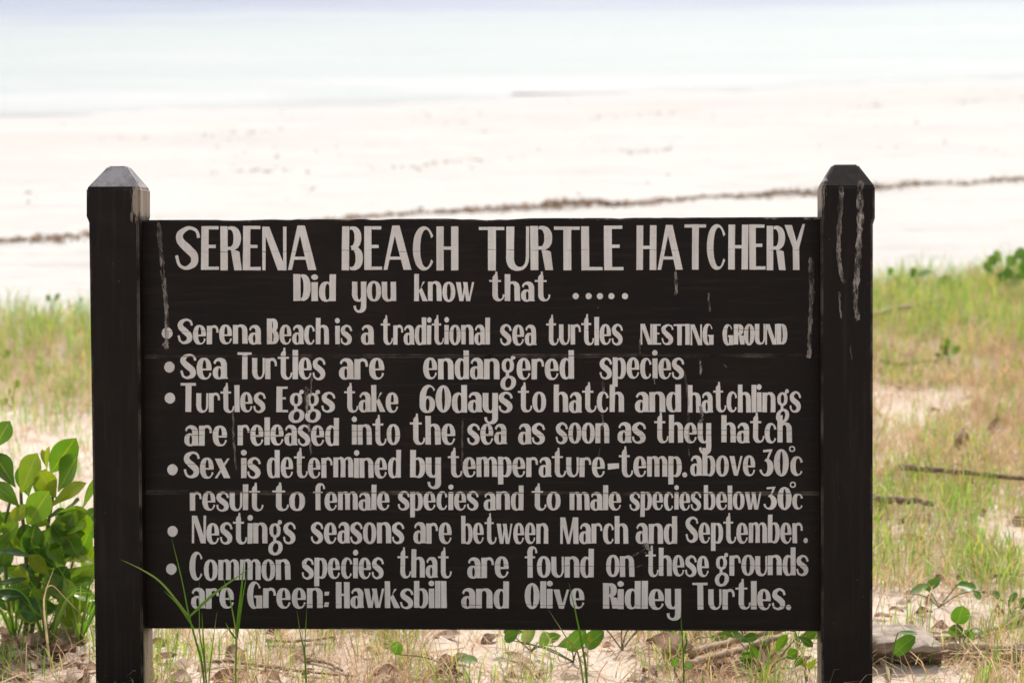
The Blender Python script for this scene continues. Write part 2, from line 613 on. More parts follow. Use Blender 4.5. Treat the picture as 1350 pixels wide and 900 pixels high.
M_SHRUB = plant_mat('shrub_leaf', [(0.0, (0.06, 0.12, 0.055)), (0.35, (0.085, 0.21, 0.03)), (0.65, (0.14, 0.30, 0.03)), (1.0, (0.31, 0.40, 0.04))], 0.50, 0.22, (1.25, 1.2, 0.30), rib=(0.34, 0.36, 0.10))
M_CREEPER = plant_mat('creeper_leaf', [(0.0, (0.08, 0.20, 0.04)), (0.6, (0.12, 0.28, 0.045)), (1.0, (0.26, 0.38, 0.20))], 0.48, 0.35, (1.2, 1.15, 0.35), rib=(0.26, 0.33, 0.12), spots=(0.34, 0.16, 0.07))
M_DEAD = plant_mat('dead_leaf', [(0.0, (0.13, 0.07, 0.04)), (0.5, (0.30, 0.17, 0.10)), (0.8, (0.46, 0.31, 0.22)), (1.0, (0.66, 0.52, 0.42))], 0.15, 0.7, (1, 0.8, 0.6), rib=(0.36, 0.25, 0.16))
M_YELLOW = plant_mat('yellow_leaf', [(0.0, (0.55, 0.34, 0.02)), (1.0, (0.6, 0.42, 0.04))], 0.35, 0.5, (1, 0.9, 0.4))
M_STEM = mat_simple('green_stem', [(0.3, (0.10, 0.13, 0.05)), (0.7, (0.20, 0.20, 0.09))], 30, 0.6, use_rnd=False)
M_TWIG = mat_simple('dry_twig', [(0.25, (0.11, 0.07, 0.045)), (0.5, (0.24, 0.16, 0.11)), (0.75, (0.40, 0.31, 0.23))], 18, 0.85, (3, 3, 3))
M_STALK = mat_simple('dry_stalk', [(0.25, (0.27, 0.18, 0.12)), (0.55, (0.42, 0.31, 0.22)), (0.8, (0.52, 0.42, 0.32))], 14, 0.75, (1, 8, 8))
M_WEED = mat_simple('dried_seaweed', [(0.2, (0.16, 0.095, 0.06)), (0.5, (0.28, 0.18, 0.115)), (0.8, (0.42, 0.30, 0.20))], 30, 0.9, use_rnd=True)
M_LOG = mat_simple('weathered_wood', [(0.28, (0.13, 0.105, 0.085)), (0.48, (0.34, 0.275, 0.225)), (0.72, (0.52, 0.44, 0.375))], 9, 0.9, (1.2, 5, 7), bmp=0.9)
_t = M_LOG.node_tree                       # undercut shade painted into the colour: lower part goes dark brown
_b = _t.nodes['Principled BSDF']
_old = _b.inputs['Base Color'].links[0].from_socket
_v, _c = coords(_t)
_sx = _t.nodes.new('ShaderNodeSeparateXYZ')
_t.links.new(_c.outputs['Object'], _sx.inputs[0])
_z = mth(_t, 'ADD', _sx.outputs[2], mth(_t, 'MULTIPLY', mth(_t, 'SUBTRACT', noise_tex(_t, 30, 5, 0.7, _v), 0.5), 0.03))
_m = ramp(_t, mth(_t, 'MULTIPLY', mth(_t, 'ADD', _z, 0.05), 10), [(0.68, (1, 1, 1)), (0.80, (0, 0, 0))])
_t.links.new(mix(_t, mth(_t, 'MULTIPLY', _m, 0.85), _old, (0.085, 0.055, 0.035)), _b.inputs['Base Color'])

# ------------------------------------------------------------------ setting: sand and sea
def axis(parts):
    out = []
    for a, b, n in parts:
        out += list(np.linspace(a, b, n, endpoint=False))
    return out + [parts[-1][1]]


gx = axis([(-900, -60, 10), (-60, -8, 26), (-8, -2.8, 60), (-2.8, 2.8, 190), (2.8, 8, 60), (8, 60, 26), (60, 900, 10)])
gy = axis([(-300, -8, 12), (-8, -1, 24), (-1, 2.2, 130), (2.2, 7, 120), (7, 26, 150), (26, 70, 20), (70, 900, 10)])
verts = []
for y in gy:
    for x in gx:
        verts.append((x, y, height(x, y)))
nx = len(gx)
faces = [(j * nx + i, j * nx + i + 1, (j + 1) * nx + i + 1, (j + 1) * nx + i) for j in range(len(gy) - 1) for i in range(nx - 1)]
mb = MB()
mb.add(verts, faces)
tag(mb.build('sand', M_SAND), kind='structure')

WATER_Z = -SLOPE * (18.7 - S0)
mb = MB()
wx = axis([(-3500, -100, 4), (-100, 100, 40), (100, 3500, 4)])
wy = axis([(-40, 12, 6), (12, 60, 40), (60, 300, 12), (300, 6000, 6)])
vv, ff = [], []
wverts = {}
for y in wy:
    for x in wx:
        # far corners only; the near edge follows the shore line
        vv.append((x, max(y, 17.2 + 0.42 * max(-120, min(120, x))) if abs(x) <= 3500 else y, WATER_Z))
nw = len(wx)
ff = [(j * nw + i, j * nw + i + 1, (j + 1) * nw + i + 1, (j + 1) * nw + i) for j in range(len(wy) - 1) for i in range(nw - 1)]
ff = [f for f in ff if len({vv[k] for k in f}) == 4]
mb.add(vv, ff)
tag(mb.build('sea', M_WATER), kind='structure')

# ------------------------------------------------------------------ the sign
SX, SYAW, SLEAN, SROLL = -0.0637997, -0.04771831, -0.17036193, -0.01161624
SROT = Matrix.Rotation(SYAW, 3, 'Z') @ Matrix.Rotation(SLEAN, 3, 'X') @ Matrix.Rotation(SROLL, 3, 'Y')
sign = empty('information_sign', (SX, 0, 0.07))
sign.rotation_euler = SROT.to_euler()
sign.location = (SX, 0, 0.07)
tag(sign, 'dark brown wooden sign board with hand-painted white lettering about turtles between two posts', 'sign')
SORG = Vector((SX, 0, 0.07))
SINV = SROT.transposed()
CL = SINV @ (CAM - SORG)


def on_sign(u, v, y=0.0):
    """photo pixel -> point of the sign's own plane at depth y (board front is y = 0)"""
    r = SINV @ ray(u, v)
    return CL + r * ((y - CL.y) / r.y)


def cut_box(bm, x0, x1, y0, y1, z0, z1, nxs=1, jit=0.0):
    ret = bmesh.ops.create_cube(bm, size=1)
    for vtx in ret['verts']:
        vtx.co = Vector((x0 + (vtx.co.x + .5) * (x1 - x0), y0 + (vtx.co.y + .5) * (y1 - y0), z0 + (vtx.co.z + .5) * (z1 - z0)))
    return ret['verts']


# board of three planks
seam_z = [on_sign(640, 469).z, on_sign(640, 649.5).z]
CRACKS = [(seam_z[0], .0012, (0.10, 0.065, 0.045)), (seam_z[1], .0012, (0.10, 0.065, 0.045))] + [(on_sign(640, v).z, .0006, (0.05, 0.035, 0.028)) for v in (330, 436, 567, 574, 612, 745, 797)]
M_LETTER = mat_letter()
tl, trc, bl, brc = on_sign(197, 289), on_sign(1078, 287), on_sign(203, 828), on_sign(1080, 832)
ZT, ZB = (tl.z + trc.z) / 2, (bl.z + brc.z) / 2
BX0, BX1 = min(tl.x, bl.x) - 0.02, max(trc.x, brc.x) + 0.012
seam_z = [on_sign(640, 469).z, on_sign(640, 649.5).z]
bm = bmesh.new()
edges_z = [ZB, seam_z[1], seam_z[0], ZT]
for k in range(3):
    z0, z1 = edges_z[k] + (0.0007 if k else 0), edges_z[k + 1] - (0.0007 if k < 2 else 0)
    cut_box(bm, BX0, BX1, [0, 0.0006, 0][k], 0.030, z0, z1)
for z in seam_z:
    cut_box(bm, BX0 + .004, BX1 - .004, 0.009, 0.021, z - .007, z + .007)
bmesh.ops.bevel(bm, geom=bm.edges[:], offset=0.0022, segments=2, affect='EDGES')
# the worn, slightly chewed upper edge
bmesh.ops.subdivide_edges(bm, edges=[e for e in bm.edges if e.calc_length() > 1.0 and e.verts[0].co.z > ZT - 0.006], cuts=90, use_grid_fill=False)
for vtx in bm.verts:
    if vtx.co.z > ZT - 0.006:
        q = noise.noise(Vector((vtx.co.x * 9, 1.3, 0))) + 0.6 * noise.noise(Vector((vtx.co.x * 31, 5.3, 0)))
        vtx.co.z -= max(0, q) * 0.0045
me = bpy.data.meshes.new('board')
bm.to_mesh(me)
bm.free()
me.materials.append(mat_board('board_paint', seams=seam_z, top=ZT))
board = bpy.data.objects.new('board', me)
COL.objects.link(board)
board.parent = sign


# posts with bevelled pyramid heads
def post(px_left, px_right, head_l, head_r, cap_l, cap_r, y_shoulder, y_cap, y_top, label, mat):
    """px_left / px_right: front edges as (u at v=290, u at v=900)"""
    YF, YB = -0.042, 0.066

    def prof(v, ul, ur):
        a, b_ = on_sign(ul, v, YF), on_sign(ur, v, YF)
        return a.x, b_.x, (a.z + b_.z) / 2
    rings = []

    def lerp(p, v):
        return p[0] + (p[1] - p[0]) * (v - 290) / 610.0
    for v in (1010, 900, 780, 660, 540, 420, y_shoulder + 8):
        rings.append((*prof(v, lerp(px_left, v), lerp(px_right, v)), YF, YB))
    for v in (y_shoulder, y_cap + 12, y_cap):
        x0, x1, z = prof(v, head_l, head_r)
        rings.append((x0, x1, z, YF - 0.0006, YB + 0.002))
    yc0, yc1 = 0.012 - 0.021, 0.012 + 0.021
    a, b_ = on_sign(cap_l, y_top, yc0), on_sign(cap_r, y_top, yc0)
    rings.append((a.x, b_.x, (a.z + b_.z) / 2, yc0, yc1))
    bm = bmesh.new()
    R = []
    for (x0, x1, z, y0, y1) in rings:
        R.append([bm.verts.new(p) for p in ((x0, y0, z), (x1, y0, z), (x1, y1, z), (x0, y1, z))])
    for a_, b2 in zip(R[:-1], R[1:]):
        for k in range(4):
            bm.faces.new((a_[k], a_[(k + 1) % 4], b2[(k + 1) % 4], b2[k]))
    bm.faces.new(R[0][::-1])
    bm.faces.new(R[-1])
    bmesh.ops.recalc_face_normals(bm, faces=bm.faces)
    long_e = [e for e in bm.edges if abs(e.verts[0].co.z - e.verts[1].co.z) > 0.004 or e.verts[0].co.z > rings[-2][2] - 0.003]
    bmesh.ops.bevel(bm, geom=long_e, offset=0.0035, segments=2, affect='EDGES')
    me = bpy.data.meshes.new('post')
    bm.to_mesh(me)
    bm.free()
    me.materials.append(mat)
    o = bpy.data.objects.new('post', me)
    COL.objects.link(o)
    o.parent = sign
    o['label'] = label
    return o, rings


zl_sh, zl_cap = on_sign(150, 288, -0.04).z, on_sign(150, 247, -0.045).z
xl_r = on_sign(182, 270, -0.04).x
xr_l = on_sign(1085, 270, -0.04).x
z_bot = on_sign(200, 826, -0.04).z
m_pl = mat_board('left_post_paint', bare=[(xl_r - 0.012, xl_r + 0.2, -0.055, 0.12, zl_sh + 0.005, zl_cap + 0.004), (xl_r - 0.004, xl_r + 0.2, -0.03, 0.12, -0.3, z_bot - 0.02)], cap=zl_cap + 0.002)
m_pr = mat_board('right_post_paint', bare=[(xr_l - 0.2, xr_l + 0.001, -0.05, 0.12, zl_sh + 0.012, zl_cap - 0.004), (xr_l - 0.2, xr_l + 0.001, -0.04, 0.12, -0.3, z_bot - 0.03)], cap=zl_cap + 0.006, capx=xr_l + 0.010)
post((117.0, 126), (182.5, 189), 113.8, 184.5, 142.5, 166, 285, 248.5, 219, 'left post with bleached grey cap and bare wood on its inner side', m_pl)
post((1082, 1083), (1151, 1150.5), 1083.5, 1153.6, 1098.5, 1131, 288, 246, 217, 'right post with dark cap and pale drip marks down its front', m_pr)

# ------------------------------------------------------------------ hand-lettered alphabet
# every letter is a list of ribbons in its own box: x from 0, baseline y = 0, lower-case height 1 (capitals: height 1)
def R4(x0, x1, y0, y1, dx=0.0):
    """upright stroke; dx leans its top"""
    return [[(x0, y0), (x1, y0)], [(x0 + dx * .5, (y0 + y1) / 2), (x1 + dx * .5, (y0 + y1) / 2)], [(x0 + dx, y1), (x1 + dx, y1)]]


def Q(a, b, c, d):
    """free quad, a-b bottom edge, d-c top edge"""
    out = []
    for t in (0, .33, .67, 1):
        out.append([(a[0] + (d[0] - a[0]) * t, a[1] + (d[1] - a[1]) * t), (b[0] + (c[0] - b[0]) * t, b[1] + (c[1] - b[1]) * t)])
    return out


def ring(x0, x1, y0, y1, l, r, tp, bt, a0=0, a1=360, e=2.25, slant=0.0):
    """part of a bowl: outer and inner super-ellipse with its own thickness left, right, top, bottom"""
    n = max(6, int(abs(a1 - a0) / 9))
    out = []
    cx, cy, rx, ry = (x0 + x1) / 2, (y0 + y1) / 2, (x1 - x0) / 2, (y1 - y0) / 2
    ix0, ix1, iy0, iy1 = x0 + l, x1 - r, y0 + bt, y1 - tp
    icx, icy, irx, iry = (ix0 + ix1) / 2, (iy0 + iy1) / 2, (ix1 - ix0) / 2, (iy1 - iy0) / 2
    for k in range(n + 1):
        a = rad(a0 + (a1 - a0) * k / n)
        c, s = math.cos(a), math.sin(a)
        pc, ps = math.copysign(abs(c) ** (2 / e), c), math.copysign(abs(s) ** (2 / e), s)
        o = (cx + rx * pc, cy + ry * ps)
        i = (icx + irx * pc, icy + iry * ps)
        out.append([(i[0] + slant * (i[1] - cy), i[1]), (o[0] + slant * (o[1] - cy), o[1])])
    return out


def dot(cx, cy, r, ry=None):
    ry = ry or r
    out = []
    for k in range(9):
        a = -math.pi / 2 + math.pi * k / 8
        c, s = math.cos(a) if 0 < k < 8 else 0.12, math.sin(a)
        out.append([(cx - r * c, cy + ry * s), (cx + r * c, cy + ry * s)])
    return out


def brush(pts, wid, n=5):
    """a brush stroke along a curve with the given widths"""
    P = catmull([(x, y, 0) for x, y in pts], n)
    Wd = [v.x for v in catmull([(a, 0, 0) for a in wid], n)]
    out = []
    for i, p in enumerate(P):
        t = P[min(i + 1, len(P) - 1)] - P[max(i - 1, 0)]
        t.normalize()
        nr = Vector((-t.y, t.x, 0)) * (Wd[i] / 2)
        out.append([(p.x + nr.x, p.y + nr.y), (p.x - nr.x, p.y - nr.y)])
    return out


A_ = 1.40      # ascender height of lower case
LOW = {
    'a': (0.66, [ring(.03, .65, .30, 1.03, .09, .27, .16, .10, 0, 165), R4(.38, .65, 0, .70, 0), R4(.46, .68, 0, .07), ring(0, .56, -.03, .62, .24, .19, .10, .09)]),
    'b': (0.72, [R4(0, .27, 0, A_), ring(.10, .72, -.03, 1.02, .12, .26, .11, .10, -168, 168)]),
    'c': (0.64, [ring(0, .64, -.03, 1.03, .26, .13, .11, .11, 22, 185), ring(0, .64, -.03, 1.03, .26, .10, .11, .11, 180, 328)]),
    'd': (0.72, [ring(0, .60, -.03, 1.02, .26, .14, .11, .10, 10, 350), R4(.44, .71, 0, A_)]),
    'e': (0.70, [ring(0, .68, -.03, 1.03, .27, .24, .11, .10, -4, 183), ring(0, .70, -.03, 1.03, .27, .10, .11, .10, 180, 337), R4(.15, .67, .42, .51)]),
    'f': (0.60, [R4(.14, .41, 0, 1.2), ring(.14, .66, .85, 1.52, .27, .10, .12, .1, 0, 185), R4(0, .54, .94, 1.03)]),
    'g': (0.76, [ring(.06, .66, .30, 1.0, .20, .20, .12, .12), dot(.62, 1.05, .11), Q((.44, .88), (.56, .84), (.68, 1.1), (.56, 1.1)), R4(.26, .42, .05, .34), ring(.0, .76, -.56, .16, .23, .23, .12, .13, 0, 360, 2.1, .12)]),
    'h': (0.77, [R4(0, .27, 0, A_), ring(.12, .75, .25, 1.03, .12, .27, .13, .1, 0, 165), R4(.48, .76, 0, .66, -.01)]),
    'i': (0.28, [R4(0, .27, 0, 1), dot(.135, 1.27, .145)]),
    'k': (0.74, [R4(0, .27, 0, A_), Q((.24, .38), (.24, .52), (.60, 1.0), (.48, 1.0)), Q((.46, 0), (.76, 0), (.42, .70), (.26, .56))]),
    'l': (0.28, [R4(0, .28, 0, A_)]),
    'm': (1.10, [R4(0, .26, 0, 1), ring(.14, .66, .25, 1.03, .10, .26, .12, .1, 0, 165), R4(.40, .66, 0, .66), ring(.54, 1.08, .25, 1.03, .10, .26, .12, .1, 0, 160), R4(.82, 1.09, 0, .66, -.01)]),
    'n': (0.78, [R4(0, .27, 0, 1), ring(.12, .76, .25, 1.03, .12, .27, .13, .1, 0, 165), R4(.49, .77, 0, .66, -.01)]),
    'o': (0.72, [ring(0, .72, -.03, 1.03, .25, .25, .11, .11)]),
    'p': (0.72, [R4(0, .27, -.40, 1.03), ring(.10, .72, -.03, 1.02, .12, .26, .11, .10, -168, 168)]),
    'r': (0.62, [R4(0, .27, 0, 1), ring(.14, .61, .38, 1.03, .10, .11, .14, .1, -12, 165)]),
    's': (0.66, [brush([(.62, .70), (.54, .90), (.34, .985), (.15, .84), (.16, .64), (.36, .48), (.50, .33), (.50, .13), (.30, .01), (.10, .10), (.04, .32)], [.11, .12, .12, .22, .27, .29, .28, .22, .11, .10, .10])]),
    't': (0.74, [[[(.16, .25), (.42, .25)], [(.16, .8), (.42, .8)], [(.16, 1.22), (.42, 1.22)], [(.22, 1.32), (.41, 1.32)], [(.29, 1.38), (.40, 1.38)], [(.30, 1.52), (.39, 1.52)]], R4(0, .58, .98, 1.08), ring(.16, .76, -.03, .70, .26, .09, .1, .11, 180, 358)]),
    'u': (0.66, [R4(0, .27, .3, 1), ring(0, .66, -.03, .85, .27, .11, .1, .11, 178, 362), R4(.55, .66, .38, 1)]),
    'U': (0.72, [R4(0, .27, .3, 1), ring(0, .66, -.03, .85, .27, .2, .1, .11, 178, 362), R4(.45, .72, 0, 1)]),
    'v': (0.74, [Q((.26, 0), (.48, 0), (.28, 1), (0, 1)), Q((.36, 0), (.48, 0), (.74, 1), (.62, 1))]),
    'w': (1.02, [Q((.20, 0), (.40, 0), (.27, 1), (0, 1)), Q((.32, 0), (.42, 0), (.60, 1), (.48, 1)), Q((.58, 0), (.78, 0), (.64, 1), (.40, 1)), Q((.70, 0), (.80, 0), (1.02, 1), (.90, 1))]),
    'x': (0.78, [Q((.46, 0), (.78, 0), (.32, 1), (0, 1)), Q((0, 0), (.13, 0), (.74, 1), (.61, 1))]),
    'y': (0.72, [R4(0, .27, .3, 1), ring(0, .66, -.03, .85, .27, .2, .1, .11, 178, 362), R4(.45, .72, -.22, 1), ring(.08, .72, -.60, .12, .12, .27, .1, .13, 180, 362)]),
    '.': (0.26, [dot(.13, .10, .13)]),
    ':': (0.28, [Q((.0, .05), (.22, .05), (.26, .28), (.06, .28)), Q((.03, .62), (.24, .62), (.27, .82), (.05, .82))]),
    '-': (0.60, [Q((.02, .34), (.6, .40), (.6, .66), (0, .64))]),
}


def caps(T, h):
    """capitals and figures of height 1; T thick stem, h thin stroke"""
    tp = h * 1.05
    return {
        'S': (.58, [brush([(.555, .73), (.50, .89), (.32, .955), (.13, .83), (.13, .66), (.32, .47), (.45, .33), (.45, .15), (.27, .045), (.11, .12), (.045, .33)], [h, h, h * 1.15, T * .85, T, T * 1.12, T * 1.05, T * .9, h * 1.2, h, h])]),
        'E': (.42, [R4(0, T, 0, 1), R4(T * .7, .40, 1 - tp, 1), R4(T * .7, .34, .50, .50 + tp), R4(T * .7, .42, 0, tp)]),
        'R': (.48, [R4(0, T, 0, 1), ring(.05, .48, .46, 1.0, h, T, tp, tp, -100, 110, 2.2), Q((.32, 0), (.32 + T, 0), (.29 + T * .9, .42), (.24, .50)), R4(T * .8, .3, .465, .465 + tp)]),
        'N': (.56, [R4(0, h * 1.1, 0, 1), R4(.56 - h * 1.1, .56, 0, 1), Q((.36, 0), (.56, 0), (T * .95, 1), (0, 1))]),
        'A': (.66, [Q((0, 0), (h * 1.3, 0), (.33, 1), (.22, 1)), Q((.66 - T * 1.1, 0), (.66, 0), (.22 + T, 1), (.22, 1)), R4(.10, .50, .23, .23 + tp * .9)]),
        'B': (.50, [R4(0, T, 0, 1), ring(.06, .46, .48, 1.0, h, T * .95, tp, tp, -95, 110, 2.2), ring(.06, .50, 0, .54, h, T, tp, tp, -110, 95, 2.2)]),
        'C': (.52, [ring(0, .52, -.01, 1.0, T, h, tp, tp, 32, 182, 2.1), ring(0, .52, -.01, 1.0, T, h, tp, tp, 180, 326, 2.1)]),
        'H': (.52, [R4(0, T, 0, 1), R4(.52 - T, .52, 0, 1), R4(T * .8, .52 - T * .8, .47, .47 + tp)]),
        'T': (.56, [R4(.28 - T * .45, .28 + T * .55, 0, 1), R4(0, .56, 1 - tp, 1)]),
        'U': (.50, [R4(0, T, .25, 1), ring(0, .50, -.01, .60, T, h, tp, tp * 1.2, 178, 362), R4(.50 - h, .50, .28, 1)]),
        'L': (.46, [R4(0, T, 0, 1), R4(T * .8, .46, 0, tp)]),
        'Y': (.50, [R4(.17, .17 + T, 0, .52), Q((.17, .50), (.17 + T * .9, .46), (.16, 1), (-.04, 1)), Q((.22, .50), (.17 + T, .50), (.50, 1.02), (.43, 1.02))]),
        'D': (.52, [R4(0, T, 0, 1), ring(.02, .52, 0, 1.0, h, T, tp, tp, -92, 92, 2.3)]),
        'I': (T + .02, [R4(0, T, 0, 1)]),
        'G': (.54, [ring(0, .52, -.02, 1.02, T, h, tp, tp, 32, 182, 2.1), ring(0, .50, -.02, 1.02, T, h, tp, tp, 180, 300, 2.1), R4(.54 - T, .54, 0, .46), R4(.26, .54, .40, .40 + tp)]),
        'O': (.54, [ring(0, .54, -.02, 1.02, T, T, tp, tp, 0, 360, 2.1)]),
        'M': (.76, [R4(0, h * 1.2, 0, 1), Q((.28, 0), (.40, 0), (T * .95, 1), (0, 1)), Q((.30, 0), (.40, 0), (.62, 1), (.52, 1)), R4(.76 - T, .76, 0, 1, -.02)]),
        '0': (.54, [ring(0, .54, -.02, 1.02, T, T, tp, tp, 0, 360, 2.1)]),
        '6': (.54, [ring(0, .60, -.03, 1.05, T, h, tp, tp, 40, 200, 2.1), ring(0, .54, -.03, .62, T, T * .9, tp, tp)]),
        '3': (.50, [Q((.12, .88), (.12, .97), (.45, 1.0), (.42, .91)), Q((.22, .56), (.30, .56), (.46, .98), (.36, .94)), ring(-.02, .50, -.03, .64, h, T, tp, tp, 195, 455, 2.1)]),
    }


CAPS_TITLE = caps(.172, .070)
CAPS_BODY = caps(.215, .085)
CAPS_SMALL = caps(.22, .075)

stroke_no = 0


def letter_strokes(mb, strokes, ox, oy, sx, sy, rng, slant=0.0):
    """place strokes: photo pixel box -> sign plane; each stroke lies a hair above the one before, as paint does"""
    global stroke_no
    for st in strokes:
        stroke_no += 1
        y = -0.0012 - (stroke_no % 24) * 0.000022
        V, Fc = [], []
        for pair in st:
            for (a, b_) in pair:
                u = ox + a * sx + b_ * sy * slant + rng.uniform(-.16, .16)
                v = oy - b_ * sy + rng.uniform(-.16, .16)
                V.append(on_sign(u, v, y))
        for i in range(len(st) - 1):
            Fc.append((2 * i, 2 * i + 1, 2 * i + 3, 2 * i + 2))
        mb.add(V, Fc, rng.random())


def word(mb, text, x0, x1, base, xh, cap=None, font=None, gap=0.035, rng=random):
    """fit a word between photo columns x0 and x1; base = baseline row, xh = lower-case height, cap = capital height"""
    cap = cap or xh * 1.36
    glyphs, pen = [], 0.0
    for ch in text:
        if font is not None:
            wd, st = font[ch]
            wd, k = wd * cap, cap
        elif ch in LOW and not (ch == 'U'):
            wd, st = LOW[ch]
            wd, k = wd * xh, xh
        elif ch == '^':
            wd, st = LOW['U']
            wd, k = wd * xh, xh
        else:
            wd, st = CAPS_BODY[ch]
            wd, k = wd * cap, cap
        glyphs.append((st, pen, k))
        pen += wd + gap * xh
    pen -= gap * xh
    f = (x1 - x0) / pen
    for st, p, k in glyphs:
        letter_strokes(mb, st, x0 + p * f, base + rng.uniform(-.5, .5), k * f, k * (1 + rng.uniform(-.012, .012)), rng, rng.uniform(-.012, .012))


LINES = [
    ('title', [('SERENA', 230, 417, 356, 58), ('BEACH', 450.4, 604.4, 356, 58), ('TURTLE', 631, 822, 356.4, 58.2), ('HATCHERY', 839, 1062, 355.6, 59)]),
    ('low', [('Did', 386.7, 443, 396.5, 25, 35), ('yo^', 464, 522.3, 397, 25.4), ('know', 546, 625, 397, 25.2), ('that', 645, 725, 396.6, 25)]),
    ('low', [('Serena', 233.8, 344, 453.4, 24.5, 33.5), ('Beach', 352, 434, 453.4, 24.6, 33.6), ('is', 442, 464, 453.6, 24.6), ('a', 476, 493, 454, 24.6), ('traditional', 502, 646, 454, 25.4), ('sea', 659.4, 707, 454.3, 26), ('turtles', 720, 821, 454.3, 26.3)]),
    ('low', [('Sea', 237.5, 299.7, 499, 27, 33.5), ('Turtles', 313, 429, 499.5, 27.3, 35.4), ('are', 447, 507, 499.8, 27), ('endangered', 558, 757, 499.5, 27), ('species', 790.7, 902, 498.6, 26.6)]),
    ('low', [('Turtles', 237.8, 350, 542.8, 25.2, 38), ('Eggs', 364.4, 441.8, 543, 25.4, 34), ('take', 454, 525.5, 543, 25.4), ('60days', 553, 676, 543, 25.6, 34.5), ('to', 682.6, 720, 542.6, 25.5), ('hatch', 730, 823, 543, 26), ('and', 837, 898.3, 543, 26), ('hatchlings', 906.8, 1056, 543, 26)]),
    ('low', [('are', 243, 300, 587, 26.2), ('released', 313.4, 447, 586.5, 26.2), ('into', 464, 527.4, 586, 26.4), ('the', 540.6, 600.7, 585.5, 26.6), ('sea', 616, 668, 585, 26), ('as', 683, 718.6, 585, 26.4), ('soon', 732.7, 803.5, 583.8, 26.3), ('as', 814, 851.4, 583.5, 26.3), ('they', 862.6, 937.7, 583, 26), ('hatch', 951, 1044.5, 583, 25.6)]),
    ('low', [('Sex', 242, 303.7, 629.7, 26, 35), ('is', 317.8, 343.7, 629.7, 26), ('determined', 351.9, 528.6, 629.2, 26), ('by', 540.4, 581.5, 628.6, 26), ('temperature', 590.7, 797.8, 628, 25.4), ('-', 801, 816, 628, 26), ('temp.', 816, 906, 627.8, 26.2), ('above', 910, 996, 627, 26), ('30', 1001.5, 1040, 626.6, 26, 34.6), ('c', 1042, 1059, 626.5, 24.5)]),
    ('low', [('result', 250.4, 346.7, 672.4, 24), ('to', 359, 402, 672.2, 24), ('female', 412.6, 513.8, 672, 23.4), ('species', 524.5, 631, 671.8, 23.6), ('and', 637.7, 690.4, 671.8, 23.4), ('to', 701, 739, 671.5, 23.4), ('male', 751, 819.4, 671.7, 23.2), ('species', 830, 924.4, 671.6, 23), ('below', 928, 1004, 671.5, 22.6), ('30', 1006.8, 1043.8, 671, 22, 29.4), ('c', 1044.5, 1059, 670.5, 20)]),
    ('low', [('Nestings', 252.8, 389.6, 716, 26.8, 36), ('seasons', 410, 533, 715.6, 26.8), ('are', 545, 596, 716, 27), ('between', 608.3, 723, 716, 26.4), ('March', 738.8, 828.7, 716, 26, 35), ('and', 838, 893, 716, 26), ('September.', 903.8, 1065, 715, 26.2, 34)]),
    ('low', [('Common', 249.7, 383.4, 764, 26.8, 37.5), ('species', 398, 505.8, 762, 26.4), ('that', 524, 595, 761, 26.4), ('are', 616, 671, 761, 26.8), ('found', 692, 783, 760.5, 27), ('on', 799, 836.7, 759.8, 27.4), ('these', 851, 935, 759, 26.6), ('grounds', 942.5, 1066, 758, 26)]),
    ('low', [('are', 252, 309, 801.4, 26.4), ('Green:', 325.9, 434.5, 801, 26, 35), ('Hawksbill', 443, 589, 801, 25.4, 34), ('and', 608, 671, 801.4, 25.6), ('Olive', 691.7, 771, 801.3, 25.4, 33), ('Ridley', 795, 898, 802, 26, 33.6), ('Turtles.', 913, 1043, 802.6, 26.4, 35.6)]),
]
EXTRA = {2: [('NESTING', 844.4, 940.7, 454.4, 27.4), ('GROUND', 952.6, 1038, 454.2, 27)]}
rng = random.Random(11)
for k, (kind, words) in enumerate(LINES):
    for wd_ in words:
        mb = MB()
        if kind == 'title':
            t_, a, b_, base, ch = wd_
            word(mb, t_, a, b_, base, ch * .7, ch, CAPS_TITLE, 0.05, rng)
        else:
            t_, a, b_, base, xh = wd_[:5]
            word(mb, t_, a, b_, base, xh, wd_[5] if len(wd_) > 5 else None, None, 0.03, rng)
        mb.build('lettering', M_LETTER, board, smooth=False)
    for t_, a, b_, base, ch in EXTRA.get(k, []):
        mb = MB()
        word(mb, t_, a, b_, base, ch * .7, ch, CAPS_SMALL, 0.02, rng)
        mb.build('lettering', M_LETTER, board, smooth=False)
    if k == 1:
        for u in (759, 776, 791, 806, 824):
            mb = MB()
            letter_strokes(mb, [dot(0, 0, 4.1)], u, 390.3, 1, 1, rng)
            mb.build('full_stop', M_LETTER, board, smooth=False)
    if k in (6, 7):
        c = (1044.3, 591.5) if k == 6 else (1045.3, 638.5)
        mb = MB()
        letter_strokes(mb, [ring(-4, 4, -4, 4, 1.7, 1.7, 1.7, 1.7)], c[0], c[1], 1, 1, rng)
        mb.build('degree_mark', M_LETTER, board, smooth=False)
for (u, v, r) in ((220.4, 439, 7.2), (223.3, 483.7, 6.9), (224, 524.6, 6.9), (227.4, 618.8, 6.9), (227.6, 700, 6.8), (225.9, 749.6, 7.0)):
    mb = MB()
    letter_strokes(mb, [dot(0, 0, r, r * 1.05)], u, v, 1, 1, rng)
    mb.build('bullet_dot', M_LETTER, board, smooth=False)

